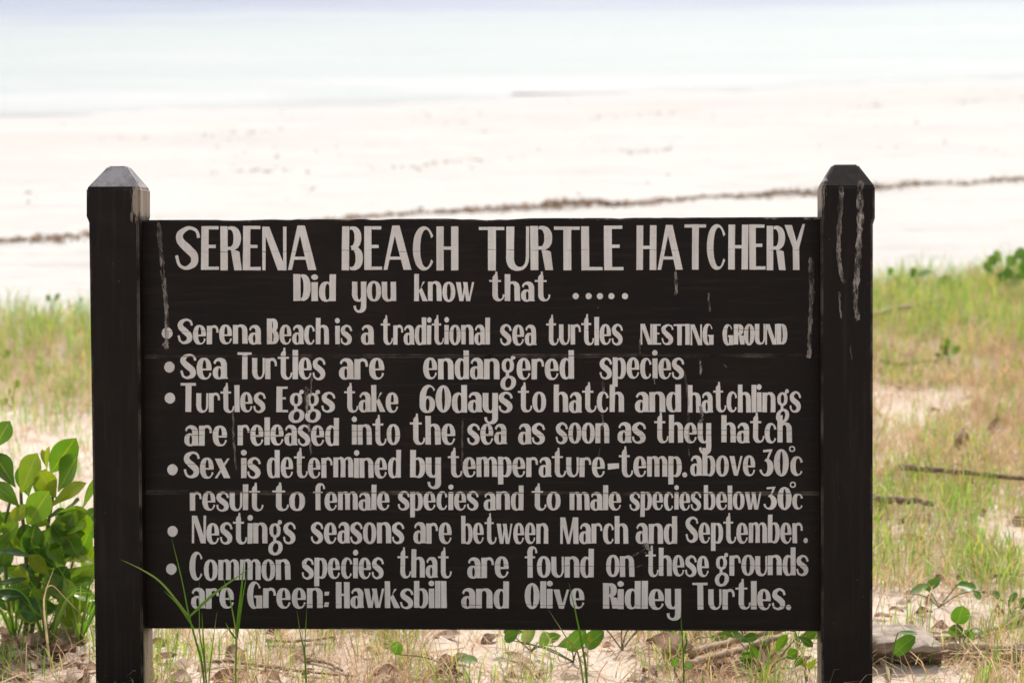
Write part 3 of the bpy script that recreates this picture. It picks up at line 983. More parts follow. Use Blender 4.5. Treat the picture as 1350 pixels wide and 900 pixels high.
# dried pale drips down the board and the right post
def drip(pts, wid, strength, y=-0.0021, parent=board):
    mb = MB()
    P = catmull([(a, b_, 0) for a, b_ in pts], 8)
    V, Fc = [], []
    n = len(P)
    for i, p in enumerate(P):
        wq = wid * 1.35 * (0.30 + 0.75 * (0.5 + 0.5 * noise.noise(Vector((p.y * .16, p.x * .05, wid)))) * (1.25 - .5 * i / n)) * (1 if 0 < i < n - 1 else .3)
        off = rng.uniform(-.5, .5)
        V += [on_sign(p.x - wq + off, p.y, y), on_sign(p.x + wq + off, p.y, y)]
    Fc = [(2 * i, 2 * i + 1, 2 * i + 3, 2 * i + 2) for i in range(n - 1)]
    mb.add(V, Fc, strength)
    return mb.build('stain', M_STAIN, parent, smooth=False)


posts = [o for o in sign.children if o.name.startswith('post')]
rpost = max(posts, key=lambda o: sum(v.co.x for v in o.data.vertices) / len(o.data.vertices))
for pts, wd_, sg in (
    ([(209.5, 293), (211, 320), (214, 350), (216, 372), (219, 402), (220, 432), (218.5, 459)], 3.0, .8),
    ([(1069, 339), (1070, 380), (1068, 425), (1067, 455), (1067.5, 472)], 3.0, .75),
    ([(890.5, 357), (891.5, 375), (891, 389)], 2.0, .8), ([(934, 386), (935, 400), (936, 411)], 1.6, .7),
    ([(912, 378.4), (930, 379), (944, 379.6)], .9, .6), ([(844, 445), (843.5, 456), (843, 466)], 1.2, .9),
    ([(922.5, 474), (924, 485), (923.5, 494)], 1.4, .9), ([(307.5, 543), (307.5, 570), (309, 590), (311.5, 620)], 1.6, .75),
    ([(411, 488), (410.5, 503), (410, 521)], 1.5, .75), ([(403.5, 509), (404.5, 525), (406, 545)], 2.8, .9),
    ([(407, 558), (409, 580), (410, 600)], 1.6, .8), ([(609.5, 553), (609.5, 590), (609, 632)], 1.3, .45),
    ([(794.5, 500), (795.5, 516)], 2.0, .6), ([(794, 545), (795, 556), (793.5, 566)], 1.6, .55), ([(793, 572), (791, 590), (790, 600)], 1.2, .45),
    ([(923.5, 535), (925, 545), (925, 556)], 2.4, .95), ([(903, 490), (907, 530), (908.5, 602)], 1.4, .45),
    ([(862.5, 497), (863.5, 506)], 1.4, .8), ([(953, 478), (958, 484)], .9, .5), ([(830, 735), (846, 726), (858, 718)], 2.6, .38), ([(838, 748), (850, 742)], 1.2, .4),
):
    drip(pts, wd_, sg)
for pts, wd_, sg in (
    ([(1135, 238), (1133.5, 260), (1134, 290), (1132, 325), (1130, 360), (1127.5, 395), (1131.5, 422)], 4.2, .95),
    ([(1109, 245), (1109, 262), (1107.5, 285), (1105.5, 330), (1108, 355), (1113, 374)], 3.2, .75),
    ([(1106.5, 384), (1107, 400), (1109, 420)], 1.3, .5), ([(1121, 455), (1123, 474)], .9, .35), ([(1147, 456), (1146, 476)], .7, .35),
):
    drip(pts, wd_, sg, y=-0.0463, parent=rpost)
def splat(u, v, r, y, parent):
    mb = MB()
    for _k in range(9):
        a, q = rng.uniform(0, 6.283), rng.uniform(0, r * 1.5)
        rr = r * rng.uniform(.25, .7)
        V = [on_sign(u + q * .7 * math.cos(a) + rr * math.cos(k2 * .785) * rng.uniform(.6, 1.1), v + q * math.sin(a) + rr * math.sin(k2 * .785) * rng.uniform(.6, 1.1), y - _k * .00002) for k2 in range(8)]
        mb.add(V, [tuple(range(8))], .95)
    mb.build('stain', M_STAIN, parent, smooth=False)


splat(1067.5, 468, 4.0, -.0022, board)
splat(218.5, 456, 3.6, -.0022, board)
splat(923.5, 556, 2.4, -.0022, board)
splat(1133, 250, 3.2, -.0465, rpost)
splat(1130, 418, 2.6, -.0465, rpost)
splat(1109, 256, 2.6, -.0465, rpost)
splat(853, 722, 6.0, -.0022, board)
# nail heads and a chip knocked out of the lower right letters stay part of the paint (material)

# ------------------------------------------------------------------ grass (uncountable)
def dens(x, y):
    """(green, straw) density 0..1 at a ground point"""
    edge = 5.04 + 0.22 * x + 0.35 * noise.noise(Vector((x * 1.3, 2.2, 0)))
    if y > edge or y < -1.3 + .5 * noise.noise(Vector((x * 1.1, 4.2, 0))):
        return 0, 0
    big = noise.noise(Vector((x * .9, y * .7, 5)))
    sm = noise.noise(Vector((x * 2.6, y * 2.2, 9)))
    e = min(1, (edge - y) / .25)
    if x < -.6:      # left: thick fringe, then bare sand
        g = 0.9 if y > 3.2 + .5 * sm else (0.30 if y > 2.6 else 0.07)
        s = 1.0 if y > 2.8 + .5 * sm else 0.16
        if y < 1.0:
            g, s = .35, .3
    else:
        g, s = .55 + .5 * big, .62 + .35 * sm
        if y > 3.9:
            g, s = .95, .75
        elif y > 2.0:
            g, s = .55 + .5 * big, .80 + .3 * sm

        elif y > .75:
            g, s = .85 + .5 * big, .60
        else:
            g, s = .30 + .3 * sm, .80 + .3 * big
        keep = .72 < y < 2.0 and x < 1.42 + .2 * sm
        if keep:
            g, s = 1.0 + .3 * sm, .75
        elif noise.noise(Vector((x * 1.9 + 3.1, y * 1.3, 4.4))) > .47 and y < 3.9:
            g, s = g * .25, s * .22
        if sm < -.30 and y < 3.2 and not keep:
            g, s = g * .15, s * .3
    clump = noise.noise(Vector((x * 6.5, y * 5.0, 3.3)))       # grows in tufts with thatch between
    g *= max(.25, min(1.7, 1.1 + 2.1 * clump))
    s *= max(.40, min(1.1, .78 - .8 * clump))
    return max(0, g) * e, max(0, s) * e


gr, stw = MB(), MB()
rng = random.Random(5)


def tuft_blade(mb, x, y, h, wd, rnd, straw=False):
    z = height(x, y) - .004
    an = rng.uniform(0, 6.283)
    ln = h * (rng.uniform(.1, .55) if not straw else rng.uniform(.25, 1.3))
    dx, dy = math.cos(an) * ln, math.sin(an) * ln
    hz = h * (1 if not straw else rng.uniform(.25, 1))
    a = rng.uniform(0, 6.283)
    s = Vector((math.cos(a), math.sin(a), 0)) * (wd * .5)
    p0 = Vector((x, y, z))
    p1 = p0 + Vector((dx * .22, dy * .22, hz * .5))
    p2 = p0 + Vector((dx * .60, dy * .60, hz * .88))
    p3 = p0 + Vector((dx, dy, hz * rng.uniform(.8, 1.05)))
    mb.add([p0 - s * .7, p0 + s * .7, p1 - s, p1 + s, p2 - s * .7, p2 + s * .7, p3], [(0, 1, 3, 2), (2, 3, 5, 4), (4, 5, 6)], rnd, [0, 0, .4, .4, .7, .7, 1])


count = 0
for _ in range(72000):
    y = rng.uniform(-1.4, 6.4)
    half = .42 * (y + 4.7) + .5
    x = rng.uniform(-half, half)
    g, s = dens(x, y)
    if rng.random() < g:
        for _k in range(rng.randint(2, 5)):
            h = rng.uniform(.03, .14) * (1.12 if y > 3.6 else .80) * (1 if x > -.6 or y > 2.6 else .75)
            tuft_blade(gr, x + rng.gauss(0, .02), y + rng.gauss(0, .02), h, rng.uniform(.0016, .0040), min(1, max(0, rng.gauss(.5, .28))))
    if rng.random() < s:
        for _k in range(rng.randint(2, 4) + (4 if x > .6 and y > 1.8 else 0)):
            tuft_blade(stw, x + rng.gauss(0, .03), y + rng.gauss(0, .03), rng.uniform(.03, .14), rng.uniform(.0014, .0036), rng.random(), True)
for _ in range(62000):       # matted dead blades lying under the living ones
    y = rng.uniform(-1.2, 6.4)
    half = .42 * (y + 4.7) + .5
    x = rng.uniform(-half, half)
    g, s = dens(x, y)
    if rng.random() > s * .95:
        continue
    L = rng.uniform(.05, .20)
    an = rng.uniform(0, 6.283)
    c = Vector((x, y, height(x, y) + rng.uniform(.002, .03)))
    d = Vector((math.cos(an), math.sin(an), rng.uniform(-.12, .12))) * L * .5
    sd_ = Vector((-math.sin(an), math.cos(an), rng.uniform(-.6, .6))) * rng.uniform(.0008, .0020)
    up_ = Vector((0, 0, rng.uniform(0, .014)))
    stw.add([c - d - sd_, c - d + sd_, c + up_ - sd_, c + up_ + sd_, c + d], [(0, 1, 3, 2), (2, 3, 4)], rng.random(), [0, 0, .5, .5, 1])
tag(gr.build('grass', M_GRASS), kind='stuff')
tag(stw.build('dry_grass', M_STRAW), kind='stuff')

# ------------------------------------------------------------------ seaweed line on the beach (uncountable scraps)
sw = MB()


def scrap(x, y, size, lift=0.0):
    z = height(x, y)
    n = rng.randint(4, 6)
    a0 = rng.uniform(0, 6.3)
    c = Vector((x, y, z + lift + size * rng.uniform(.10, .3)))
    tilt = Euler((rng.uniform(-.7, .7), rng.uniform(-.7, .7), a0)).to_matrix()
    V = [c + tilt @ Vector((math.cos(6.283 * k / n) * size * rng.uniform(.6, 1.5), math.sin(6.283 * k / n) * size * rng.uniform(.3, .7), rng.uniform(-.2, .2) * size)) for k in range(n)]
    top = c + Vector((0, 0, size * .25))
    sw.add(V + [top], [(k, (k + 1) % n, n) for k in range(n)], rng.random())


for _ in range(16000):
    x = rng.uniform(-8, 9)
    line = 8.25 + .42 * x + .22 * noise.noise(Vector((x * .55, 7.7, 0))) + .09 * noise.noise(Vector((x * 2.1, 3.7, 0)))
    q = .45 + .95 * noise.noise(Vector((x * .8, 1.7, 0)))
    if x < -.3:
        q *= .55
    if x < 0.2 and x > -1.2:
        q *= .4
    if rng.random() > q + .25:
        continue
    y = line + rng.gauss(0, .05 + .06 * max(0, q))
    scrap(x, y, rng.uniform(.006, .024), rng.uniform(0, .022) * max(0, q))
for _ in range(2600):        # thinner, older lines and lone scraps
    k = rng.random()
    x = rng.uniform(-9, 11)
    if k < .45:
        s = 11.6 + .3 * noise.noise(Vector((x * .5, 9, 0)))
    elif k < .7:
        s = 15.4 + .6 * noise.noise(Vector((x * .4, 4, 0)))
    else:
        s = rng.uniform(8.4, 18)
    cl = noise.noise(Vector((x * 1.1, s * .8, 2)))
    if cl < .05:
        continue
    scrap(x + rng.gauss(0, .09), s + .42 * x + rng.gauss(0, .08), rng.uniform(.007, .022))
tag(sw.build('seaweed', M_WEED, smooth=False), kind='stuff')

# ------------------------------------------------------------------ the shrub at the left post
SHRUB_Y = 0.40
sb = at(28, 868, SHRUB_Y)
sb.z = height(sb.x, sb.y) - .01
shrub = empty('leafy_shrub', sb)
tag(shrub, 'glossy green shrub with broad paddle leaves beside the left post', 'shrub')
fol = MB()
rng = random.Random(3)
# base pixel, tip pixel, width px, depth offset, colour 0..1, facing
LV = [
    (28, 650, 49, 597, 27, -.02, .85, (-.2, -1, .3)), (66, 624, 99, 578, 29, .06, .55, (.2, -1, .2)), (77, 648, 103, 599, 29, .02, .60, (-.5, -1, .5)),
    (74, 657, 51, 619, 25, -.04, .95, (.1, -1, .2)), (66, 669, 114, 636, 19, -.05, 1.0, (-.3, -.7, .7)), (36, 692, 65, 647, 31, -.08, .70, (-.1, -1, .1)),
    (20, 642, -8, 598, 24, .04, .15, (.5, -.8, .6)), (-6, 590, 13, 555, 22, .02, .55, (0, -1, .3)), (26, 668, -10, 636, 20, -.05, .65, (.2, -.8, .6)),
    (97, 720, 98, 666, 42, .02, .75, (0, -1, .1)), (66, 702, 114, 692, 18, -.05, .70, (0, -.6, .8)), (108, 672, 123, 631, 11, .06, .65, (.6, -.6, .1)),
    (64, 684, 88, 672, 12, -.03, .1, (0, -.4, .9)), (-12, 722, 25, 688, 18, -.06, .7, (.1, -.9, .4)), (62, 618, 55, 592, 8, .05, .98, (.5, -.7, 0)), (62, 620, 65, 588, 8, .05, .98, (-.5, -.7, 0)),
    (-14, 735, 36, 732, 13, -.10, .12, (0, -.3, .95)), (-14, 768, 36, 763, 12, -.10, .10, (0, -.3, .95)), (-14, 778, 30, 787, 17, -.08, .08, (0, -.5, .8)), (24, 785, 58, 816, 28, -.06, .12, (.2, -.8, .3)),
    (78, 740, 124, 741, 13, .00, 1.0, (0, -.4, .9)), (42, 750, 124, 748, 12, .02, .75, (0, -.4, .9)), (72, 762, 127, 792, 20, -.02, .72, (0, -.5, .9)), (80, 786, 128, 808, 18, .00, .75, (0, -.6, .8)),
    (38, 655, 28, 612, 20, .10, .25, (.1, -1, .2)), (52, 660, 60, 618, 22, .10, .28, (0, -1, .3)), (44, 720, 30, 690, 22, .04, .3, (0, -1, .3)), (70, 730, 85, 700, 24, .08, .4, (0, -1, .3)),
    (100, 740, 118, 700, 18, .10, .55, (.2, -1, .2)), (85, 735, 100, 715, 16, .1, .45, (0, -1, .4)), (20, 700, 0, 675, 20, .05, .3, (.2, -.9, .4)), (10, 720, 22, 700, 16, .05, .9, (0, -1, .4)),
    (50, 740, 62, 712, 18, .02, .3, (0, -1, .4)), (60, 770, 90, 775, 18, .05, .5, (0, -.6, .8)), (90, 770, 124, 766, 16, .06, .65, (0, -.6, .8)), (20, 745, 45, 760, 18, .04, .2, (0, -.7, .7)), (86, 670, 105, 660, 14, .05, .12, (0, -.6, .8)),
]
for (u0, v0, u1, v1, wp, dy, rn, fc) in LV:
    Y = SHRUB_Y + dy
    k = (Y + 4.7) / F_PX
    b_, t_ = at(u0, v0, Y + rng.uniform(0, .03)), at(u1, v1, Y + rng.uniform(-.05, .03))
    leaf(fol, b_, t_, wp * k * 1.46, fc, 'obovate', rng.uniform(.12, .35), rng.uniform(-.10, .12), rn, .03)
for _ in range(80):          # lower, inner leaves
    u, v = rng.uniform(-8, 120), rng.uniform(690, 820)
    an = rng.uniform(-.5, 3.6)
    ln = rng.uniform(30, 55)
    Y = SHRUB_Y + rng.uniform(-.06, .20)
    b_, t_ = at(u, v, Y), at(min(128, u + ln * math.cos(an)), v - ln * .8 * math.sin(an), Y - .02)
    if min(b_.z, t_.z) < height(b_.x, Y) + .01:
        continue
    leaf(fol, b_, t_, rng.uniform(22, 36) * (Y + 4.7) / F_PX, (rng.uniform(-.4, .4), -.8, .5), 'obovate', .2, rng.uniform(-.1, .12), rng.choice([.15, .4, .6, .7, .85, 1.0]), .03)
for _ in range(46):          # the rest of the bush, out of the picture to the left and behind
    c = sb + Vector((rng.uniform(-.42, -.06), rng.uniform(-.12, .22), rng.uniform(.10, .52)))
    an = rng.uniform(0, 6.283)
    d = Vector((math.cos(an), math.sin(an), rng.uniform(-.1, 1.0))).normalized() * rng.uniform(.07, .11)
    if (c + d).x > sb.x - .035:
        continue
    leaf(fol, c, c + d, rng.uniform(.03, .05), (0, -.5, 1), 'obovate', .2, rng.uniform(-.1, .1), rng.uniform(.1, .9), .03)
fol.build('foliage', M_SHRUB, shrub, origin=sb)
for pts, r in (([(30, 868), (36, 800), (34, 730), (28, 660), (28, 640)], .0065), ([(36, 868), (52, 770), (62, 700), (70, 650), (66, 625)], .006), ([(24, 868), (10, 780), (6, 700), (16, 650)], .006), ([(44, 868), (80, 800), (96, 740), (98, 715)], .004)):
    mb = MB()
    P = catmull([at(u, v, SHRUB_Y + .03) for u, v in pts], 4)
    P[0].z = min(P[0].z, sb.z)
    tube(mb, P, [r * (1 - .5 * i / len(P)) for i in range(len(P))], 6)
    mb.build('stem', M_STEM, shrub, origin=sb)

# ------------------------------------------------------------------ small plants
def small_plant(name, foot, leaves, stalks, label, cat, mat, shape='obovate', group=None):
    """foot: ground point; leaves: (base, tip, width, facing, rnd); stalks: lists of points"""
    o = empty(name, foot)
    tag(o, label, cat, group)
    mb = MB()
    for (b_, t_, wd_, fc, rn) in leaves:
        leaf(mb, b_, t_, wd_, fc, shape, rng.uniform(.1, .35), rng.uniform(-.06, .14), rn, .03)
    mb.build('foliage', mat, o, origin=foot)
    mb = MB()
    for P in stalks:
        P = catmull(P, 4)
        tube(mb, P, [.0021 * (1 - .4 * i / len(P)) for i in range(len(P))], 5)
    mb.build('stem', M_STEM, o, origin=foot)
    return o


def creeper(px_leaves, foot_px, label, mat=None, shape='round', name='beach_creeper', cat='creeper', dY=0.0):
    """px_leaves: (base u, v, tip u, v, width px, facing, rnd)"""
    foot = ground(*foot_px)
    Y = foot.y + dY
    k = (Y + 4.7) / F_PX
    lv, st = [], []
    for (u0, v0, u1, v1, wp, fc, rn) in px_leaves:
        yy = Y + rng.uniform(-.05, .05)
        b_, t_ = at(u0, v0, yy), at(u1, v1, yy - .02)
        for q in (b_, t_):
            q.z = max(q.z, height(q.x, q.y) + .012)
        lv.append((b_, t_, wp * k, fc, rn))
        mid = foot.lerp(b_, .55) + Vector((rng.uniform(-.008, .008), 0, .008))
        st.append([foot, mid, b_])
    return small_plant(name, foot, lv, st, label, cat, mat or M_CREEPER, shape)


creeper([(1178, 862, 1206, 838, 22, (-.2, -.8, .5), .45), (1184, 833, 1210, 836, 10, (0, -.3, 1), .3)], (1174, 893), 'round-leaved beach creeper in front of the grey driftwood block beside the right post')
creeper([(1200, 782, 1224, 772, 15, (0, -.5, .9), 1.0), (1220, 776, 1240, 764, 16, (-.2, -.6, .6), .4), (1262, 770, 1287, 776, 17, (.2, -.6, .8), .35), (1285, 778, 1292, 790, 10, (0, -.6, .7), .5)], (1238, 800), 'beach creeper with a pale upturned leaf just above the driftwood block')
creeper([(1262, 822, 1270, 798, 26, (0, -1, .3), .55), (1256, 838, 1264, 822, 20, (0, -1, .3), .6), (1284, 842, 1272, 830, 12, (0, -1, .3), .75), (1283, 828, 1296, 836, 9, (0, -.5, .8), 1.0)], (1266, 858), 'upright beach creeper leaf standing behind the long pale stalk')
creeper([(1320, 790, 1308, 782, 15, (0, -.6, .7), .35), (1330, 790, 1342, 784, 14, (0, -.6, .7), .4), (1345, 800, 1356, 790, 16, (0, -.6, .7), .3)], (1334, 812), 'beach creeper with paired dark leaves at the right edge of the picture')
creeper([(748, 856, 772, 830, 24, (.2, -.8, .5), .3), (772, 852, 796, 832, 24, (-.2, -.8, .5), .25), (690, 848, 705, 826, 18, (0, -.7, .6), 1.0), (665, 842, 684, 832, 20, (0, -.7, .6), .5)], (756, 872), 'beach creeper with broad dark leaves under the middle of the board')
creeper([(596, 866, 620, 868, 16, (0, -.5, .9), 1.0), (604, 868, 630, 872, 16, (0, -.5, .9), 1.0), (520, 862, 526, 845, 18, (0, -1, .4), .5)], (600, 880), 'pale bluish creeper leaf lying on the sand beneath the board')
creeper([(985, 842, 952, 832, 15, (0, -.7, .7), .5), (975, 845, 1000, 838, 18, (0, -.7, .7), .45), (1022, 860, 1038, 836, 17, (-.4, -.8, .4), .55), (975, 880, 992, 858, 24, (.1, -1, .3), .35), (1036, 866, 1052, 858, 20, (0, -.9, .4), .4), (1000, 870, 990, 850, 12, (0, -1, .3), .3), (1052, 838, 1072, 852, 14, (.2, -.8, .4), .35), (1046, 880, 1058, 866, 12, (0, -.8, .5), .2)], (1008, 893), 'leafy seedling under the right end of the board', M_SHRUB, 'obovate', 'seedling', 'seedling')
creeper([(880, 850, 868, 834, 20, (0, -.8, .5), .6), (895, 842, 880, 828, 22, (0, -.8, .5), .55), (915, 842, 938, 832, 26, (0, -.8, .5), .5), (862, 848, 840, 834, 22, (0, -.8, .5), .6)], (898, 862), 'bright green seedling showing just below the board left of the dry stalks', M_SHRUB, 'obovate', 'seedling', 'seedling', .25)
for (u, v, k, lab) in ((700, 852, 3, 'broad-leaved creeper peeping out under the board left of its middle'), (820, 850, 3, 'broad-leaved creeper peeping out under the board right of its middle'), (905, 846, 4, 'bright broad-leaved creeper close under the board above the dry stalks'), (985, 846, 4, 'thick-leaved creeper under the board between the dry stalks and the right post'), (1052, 850, 3, 'broad-leaved creeper just left of the right post foot')):
    lf = []
    for q in range(k + 2):
        uu = u + rng.uniform(-38, 38)
        vv = v + rng.uniform(-34, 2)
        an = rng.uniform(-.4, 3.5)
        lf.append((uu, vv, uu + 30 * math.cos(an), vv - 18 * math.sin(an) - 4, rng.uniform(14, 23), (rng.uniform(-.3, .3), -.8, .6), rng.uniform(.5, 1.0)))
    creeper(lf, (u, v + 6), lab, M_CREEPER, 'obovate')
creeper([(1065, 880, 1054, 870, 9, (0, -.8, .6), .9), (1066, 882, 1076, 868, 9, (0, -.8, .6), .95), (1064, 884, 1060, 892, 7, (0, -.8, .6), 1)], (1063, 898), 'tiny yellow-green seedling at the foot of the right post', M_SHRUB, 'lance', 'seedling', 'seedling')
creeper([(890, 878, 888, 868, 10, (0, -.9, .4), .5), (904, 880, 912, 874, 10, (0, -.9, .4), .65)], (900, 905), 'small two-leaved seedling on a thin stalk below the board', M_CREEPER, 'round', 'seedling', 'seedling')
creeper([(1250, 470, 1240, 455, 14, (0, -.9, .4), .3), (1255, 468, 1264, 455, 14, (0, -.9, .4), .35), (1250, 460, 1248, 445, 10, (0, -.9, .4), .4), (1246, 474, 1232, 466, 10, (0, -.9, .4), .4)], (1252, 482), 'little dark green seedling in the dry grass right of the sign', M_SHRUB, 'obovate', 'seedling', 'seedling')
creeper([(1172, 362, 1176, 352, 8, (0, -.9, .4), .5), (1205, 365, 1200, 355, 16, (0, -.7, .7), .35), (1208, 364, 1230, 358, 12, (0, -.5, .8), 1.0), (1238, 378, 1252, 366, 16, (0, -.6, .8), .7), (1256, 382, 1268, 372, 12, (0, -.9, .4), .5)], (1215, 392), 'creeper with one pale leaf in the grass fringe by the right post')
creeper([(1314, 350, 1303, 338, 18, (0, -.9, .4), .7), (1320, 348, 1311, 330, 14, (0, -.9, .4), .9), (1326, 352, 1338, 339, 20, (0, -.8, .5), .8), (1318, 364, 1336, 358, 20, (0, -.8, .5), .5), (1334, 340, 1354, 331, 20, (0, -.8, .5), .7), (1342, 356, 1360, 344, 20, (0, -.8, .5), .6), (1338, 366, 1358, 360, 18, (0, -.8, .5), .5), (1310, 360, 1296, 347, 16, (0, -.8, .5), .8), (1326, 372, 1314, 362, 18, (0, -.8, .5), .6), (1348, 374, 1334, 366, 18, (0, -.8, .5), .7)], (1330, 392), 'taller leafy plant standing above the grass fringe at the far right', M_CREEPER, 'obovate', 'beach_plant', 'plant')
creeper([(68, 397, 60, 390, 10, (0, -.7, .7), .45), (70, 397, 79, 388, 11, (0, -.7, .7), .5), (104, 398, 110, 394, 9, (0, -.7, .7), .45)], (72, 425), 'forked green sprout rising above the left grass fringe', M_SHRUB, 'obovate', 'beach_plant', 'plant')
creeper([(4, 474, 14, 462, 13, (0, -.8, .5), .6)], (8, 482), 'single green leaf in the grass at the left edge', M_SHRUB, 'obovate', 'seedling', 'seedling')
creeper([(20, 512, 25, 501, 10, (0, -.8, .5), .55), (3, 534, 10, 526, 12, (0, -.8, .5), .4), (12, 520, 14, 512, 6, (0, -.8, .5), .5)], (17, 538), 'sparse seedling on the sand behind the left shrub', M_SHRUB, 'obovate', 'seedling', 'seedling')

# ------------------------------------------------------------------ tall grass stalks in front of the board
def stalk(name, foot_px, blades, label, group=None, mat=M_STALKG, Y=-0.16, cat='grass stalk'):
    foot = at(foot_px[0], foot_px[1], Y)
    foot.z = height(foot.x, Y) - .005
    o = empty(name, foot)
    tag(o, label, cat, group)
    mb = MB()
    for pts, wpx, rn in blades:
        P = [at(u, v, Y + (-.012 * i)) for i, (u, v) in enumerate(pts)]
        if pts[0] == foot_px:
            P[0] = foot.copy()
        blade(mb, P, wpx * 4.5 / F_PX, rn, .3, 6)
    mb.build('blade', mat, o, origin=foot)
    return o


GS = 'tall grass stalks in front of the board'
stalk('grass_stalk', (274, 925), [([(274, 925), (267, 880), (258.7, 846), (249, 810), (240, 765), (226.5, 710)], 3.2, .25), ([(251, 814), (215, 770), (190, 752), (159, 737)], 3.0, .7), ([(256, 828), (236, 798), (216, 778)], 2.8, .35), ([(250, 812), (285, 780), (333, 746)], 4.2, .45)], 'tallest green grass stalk with long crossing blades before the left end of the board', GS)
stalk('grass_stalk', (277, 925), [([(277, 925), (269, 868), (263.5, 835), (262.5, 765)], 2.6, .45), ([(272, 900), (268, 840), (266, 806)], 2.2, .3)], 'thin straight grass stalk close behind the tallest one', GS)
stalk('grass_stalk', (273, 930), [([(273, 930), (276, 890), (281, 845), (286, 806)], 2.2, .9)], 'short grass stalk with a brownish tip right of the tallest one', GS)
stalk('grass_stalk', (309, 925), [([(309, 925), (311, 870), (311.5, 838), (304, 793), (293, 757)], 2.8, .6), ([(311, 850), (314, 815), (319, 770), (322, 735)], 4.0, .3), ([(312, 845), (318, 800), (326, 752)], 3.0, .35), ([(311, 842), (304, 832), (297, 820)], 3.2, .4)], 'forked grass stalk with two broad upright blades below the letters of the last line', GS)
stalk('grass_stalk', (405, 925), [([(405, 925), (402, 868), (396, 835), (391.5, 804)], 2.4, .35), ([(404, 900), (402, 855), (404.5, 800)], 2.2, .4)], 'pair of thin grass blades left of centre at the lower board edge', GS)
stalk('grass_stalk', (775, 925), [([(775, 925), (773, 890), (767.5, 850), (758, 803), (750, 768)], 3.6, .3)], 'bright green grass stalk with orange tip before the lower middle of the board', GS)
stalk('grass_stalk', (776, 930), [([(776, 930), (764, 868), (748, 842), (723, 803)], 2.8, .95)], 'pale slanting grass blade leaning left at the lower middle of the board', GS)
stalk('grass_stalk', (903, 925), [([(903, 925), (901, 870), (898.6, 828), (897.5, 806)], 2.2, .12), ([(902, 860), (905, 845), (903, 832)], 3, .2)], 'dark thin grass stalk before the board right of centre', GS)

for i, (u, v, lean, hgt) in enumerate(((668, 905, 3, 60), (730, 905, -6, 52), (620, 905, -2, 40), (842, 905, 4, 40), (1222, 905, 10, 70), (1205, 900, -22, 60), (548, 905, 12, 62), (530, 908, -8, 66), (348, 908, 10, 60), (228, 908, -6, 60))):
    stalk('grass_tuft', (u, v), [([(u, v), (u + lean * .4, v - hgt * .5), (u + lean, v - hgt)], 3.0, .4), ([(u, v), (u - lean * .5 - 4, v - hgt * .45), (u - lean - 12, v - hgt * .8)], 2.6, .55), ([(u, v), (u + lean + 8, v - hgt * .4), (u + lean * 2 + 20, v - hgt * .6)], 2.4, .6)],
          'small green grass tuft on the sand along the bottom of the picture', 'grass tufts along the bottom', Y=0.22, cat='grass tuft')
for i, (u, v, hgt) in enumerate(((62, 850, 120), (104, 846, 130), (20, 850, 110), (88, 858, 90), (118, 862, 80), (40, 842, 90))):
    bl = []
    for q in range(11):
        a = rng.uniform(-1.1, 1.1)
        h_ = hgt * rng.uniform(.45, 1)
        dx = math.sin(a) * h_
        bl.append(([(u, v), (u + dx * .35, v - h_ * .6), (min(127, u + dx), v - h_ * max(.35, math.cos(a)))], rng.uniform(2.2, 4.2), rng.choice([.1, .3, .4, .5, .75])))
    stalk('grass_tuft', (u, v), bl, 'loose tuft of long green grass growing through the foot of the shrub', 'grass tufts under the shrub', Y=.30 + .05 * i, cat='grass tuft')
# dry stalk by the shrub
st = stalk('dry_stalk', (68, 925), [([(68, 925), (66, 880), (62, 840), (58, 800), (60, 780), (72, 746)], 4.2, .6), ([(60, 775), (70, 772), (88, 790), (110, 812)], 1.6, .5)], 'bent straw-coloured dead stem in front of the shrub', mat=M_STRAW, Y=.22, cat='dead stem')
creeper([(116, 725, 40, 722, 3, (0, -.5, .8), .8)], (130, 760), 'long narrow pale blade lying across the shrub by the left post', M_GRASS, 'lance', 'grass_stalk', 'grass stalk', -.25)

# ------------------------------------------------------------------ twigs, stalks, dead leaves, driftwood
def twig(name, px, r, label, cat='twig', mat=M_TWIG, lift=.008, group=None, taper=.4):
    G = [ground(u, v) for u, v in px]
    for p in G:
        p.z += lift
    o_ = G[0].copy()
    mb = MB()
    P = catmull(G, 6)
    P = [p + Vector((rng.uniform(-1, 1), rng.uniform(-1, 1), rng.uniform(-.5, 1))) * r * .35 for p in P]
    tube(mb, P, [r * (1 - taper * i / len(P)) * rng.uniform(.85, 1.15) for i in range(len(P))], 7)
    o = mb.build(name, mat, origin=o_)
    return tag(o, label, cat, group)


twig('twig', [(1186, 638), (1230, 642), (1280, 647), (1360, 656)], .011, 'long dark twig lying across the grass at the right edge', lift=.055)
twig('twig', [(1140, 678), (1180, 681), (1210, 682), (1228, 686)], .013, 'brown twig on the grass just right of the right post', lift=.05)
twig('twig', [(1140, 436), (1170, 428), (1205, 422), (1240, 411)], .012, 'pale curved stick lying in the far grass right of the sign', mat=M_STALK, lift=.06)
twig('twig', [(1160, 486), (1185, 490), (1240, 484)], .008, 'thin short twig in the dry grass behind the right post', lift=.03)
twig('twig', [(1198, 482), (1208, 462), (1217, 448)], .006, 'straw-coloured stick leaning up out of the grass', mat=M_STALK, lift=.04)
twig('twig', [(1318, 484), (1335, 489), (1352, 492)], .007, 'thin twig on the sand patch at the right edge', lift=.02)
twig('twig', [(1230, 848), (1275, 842), (1310, 834), (1360, 818)], .0055, 'dark slanting twig behind the long pale stalk at lower right', lift=.01)
twig('twig', [(1305, 768), (1330, 764), (1360, 766)], .006, 'dark twig half hidden by creeper leaves at the right edge', lift=.015)
twig('twig', [(1282, 828), (1296, 845), (1312, 858)], .004, 'short straw twig pointing down towards the long stalk', mat=M_STALK, lift=.01)
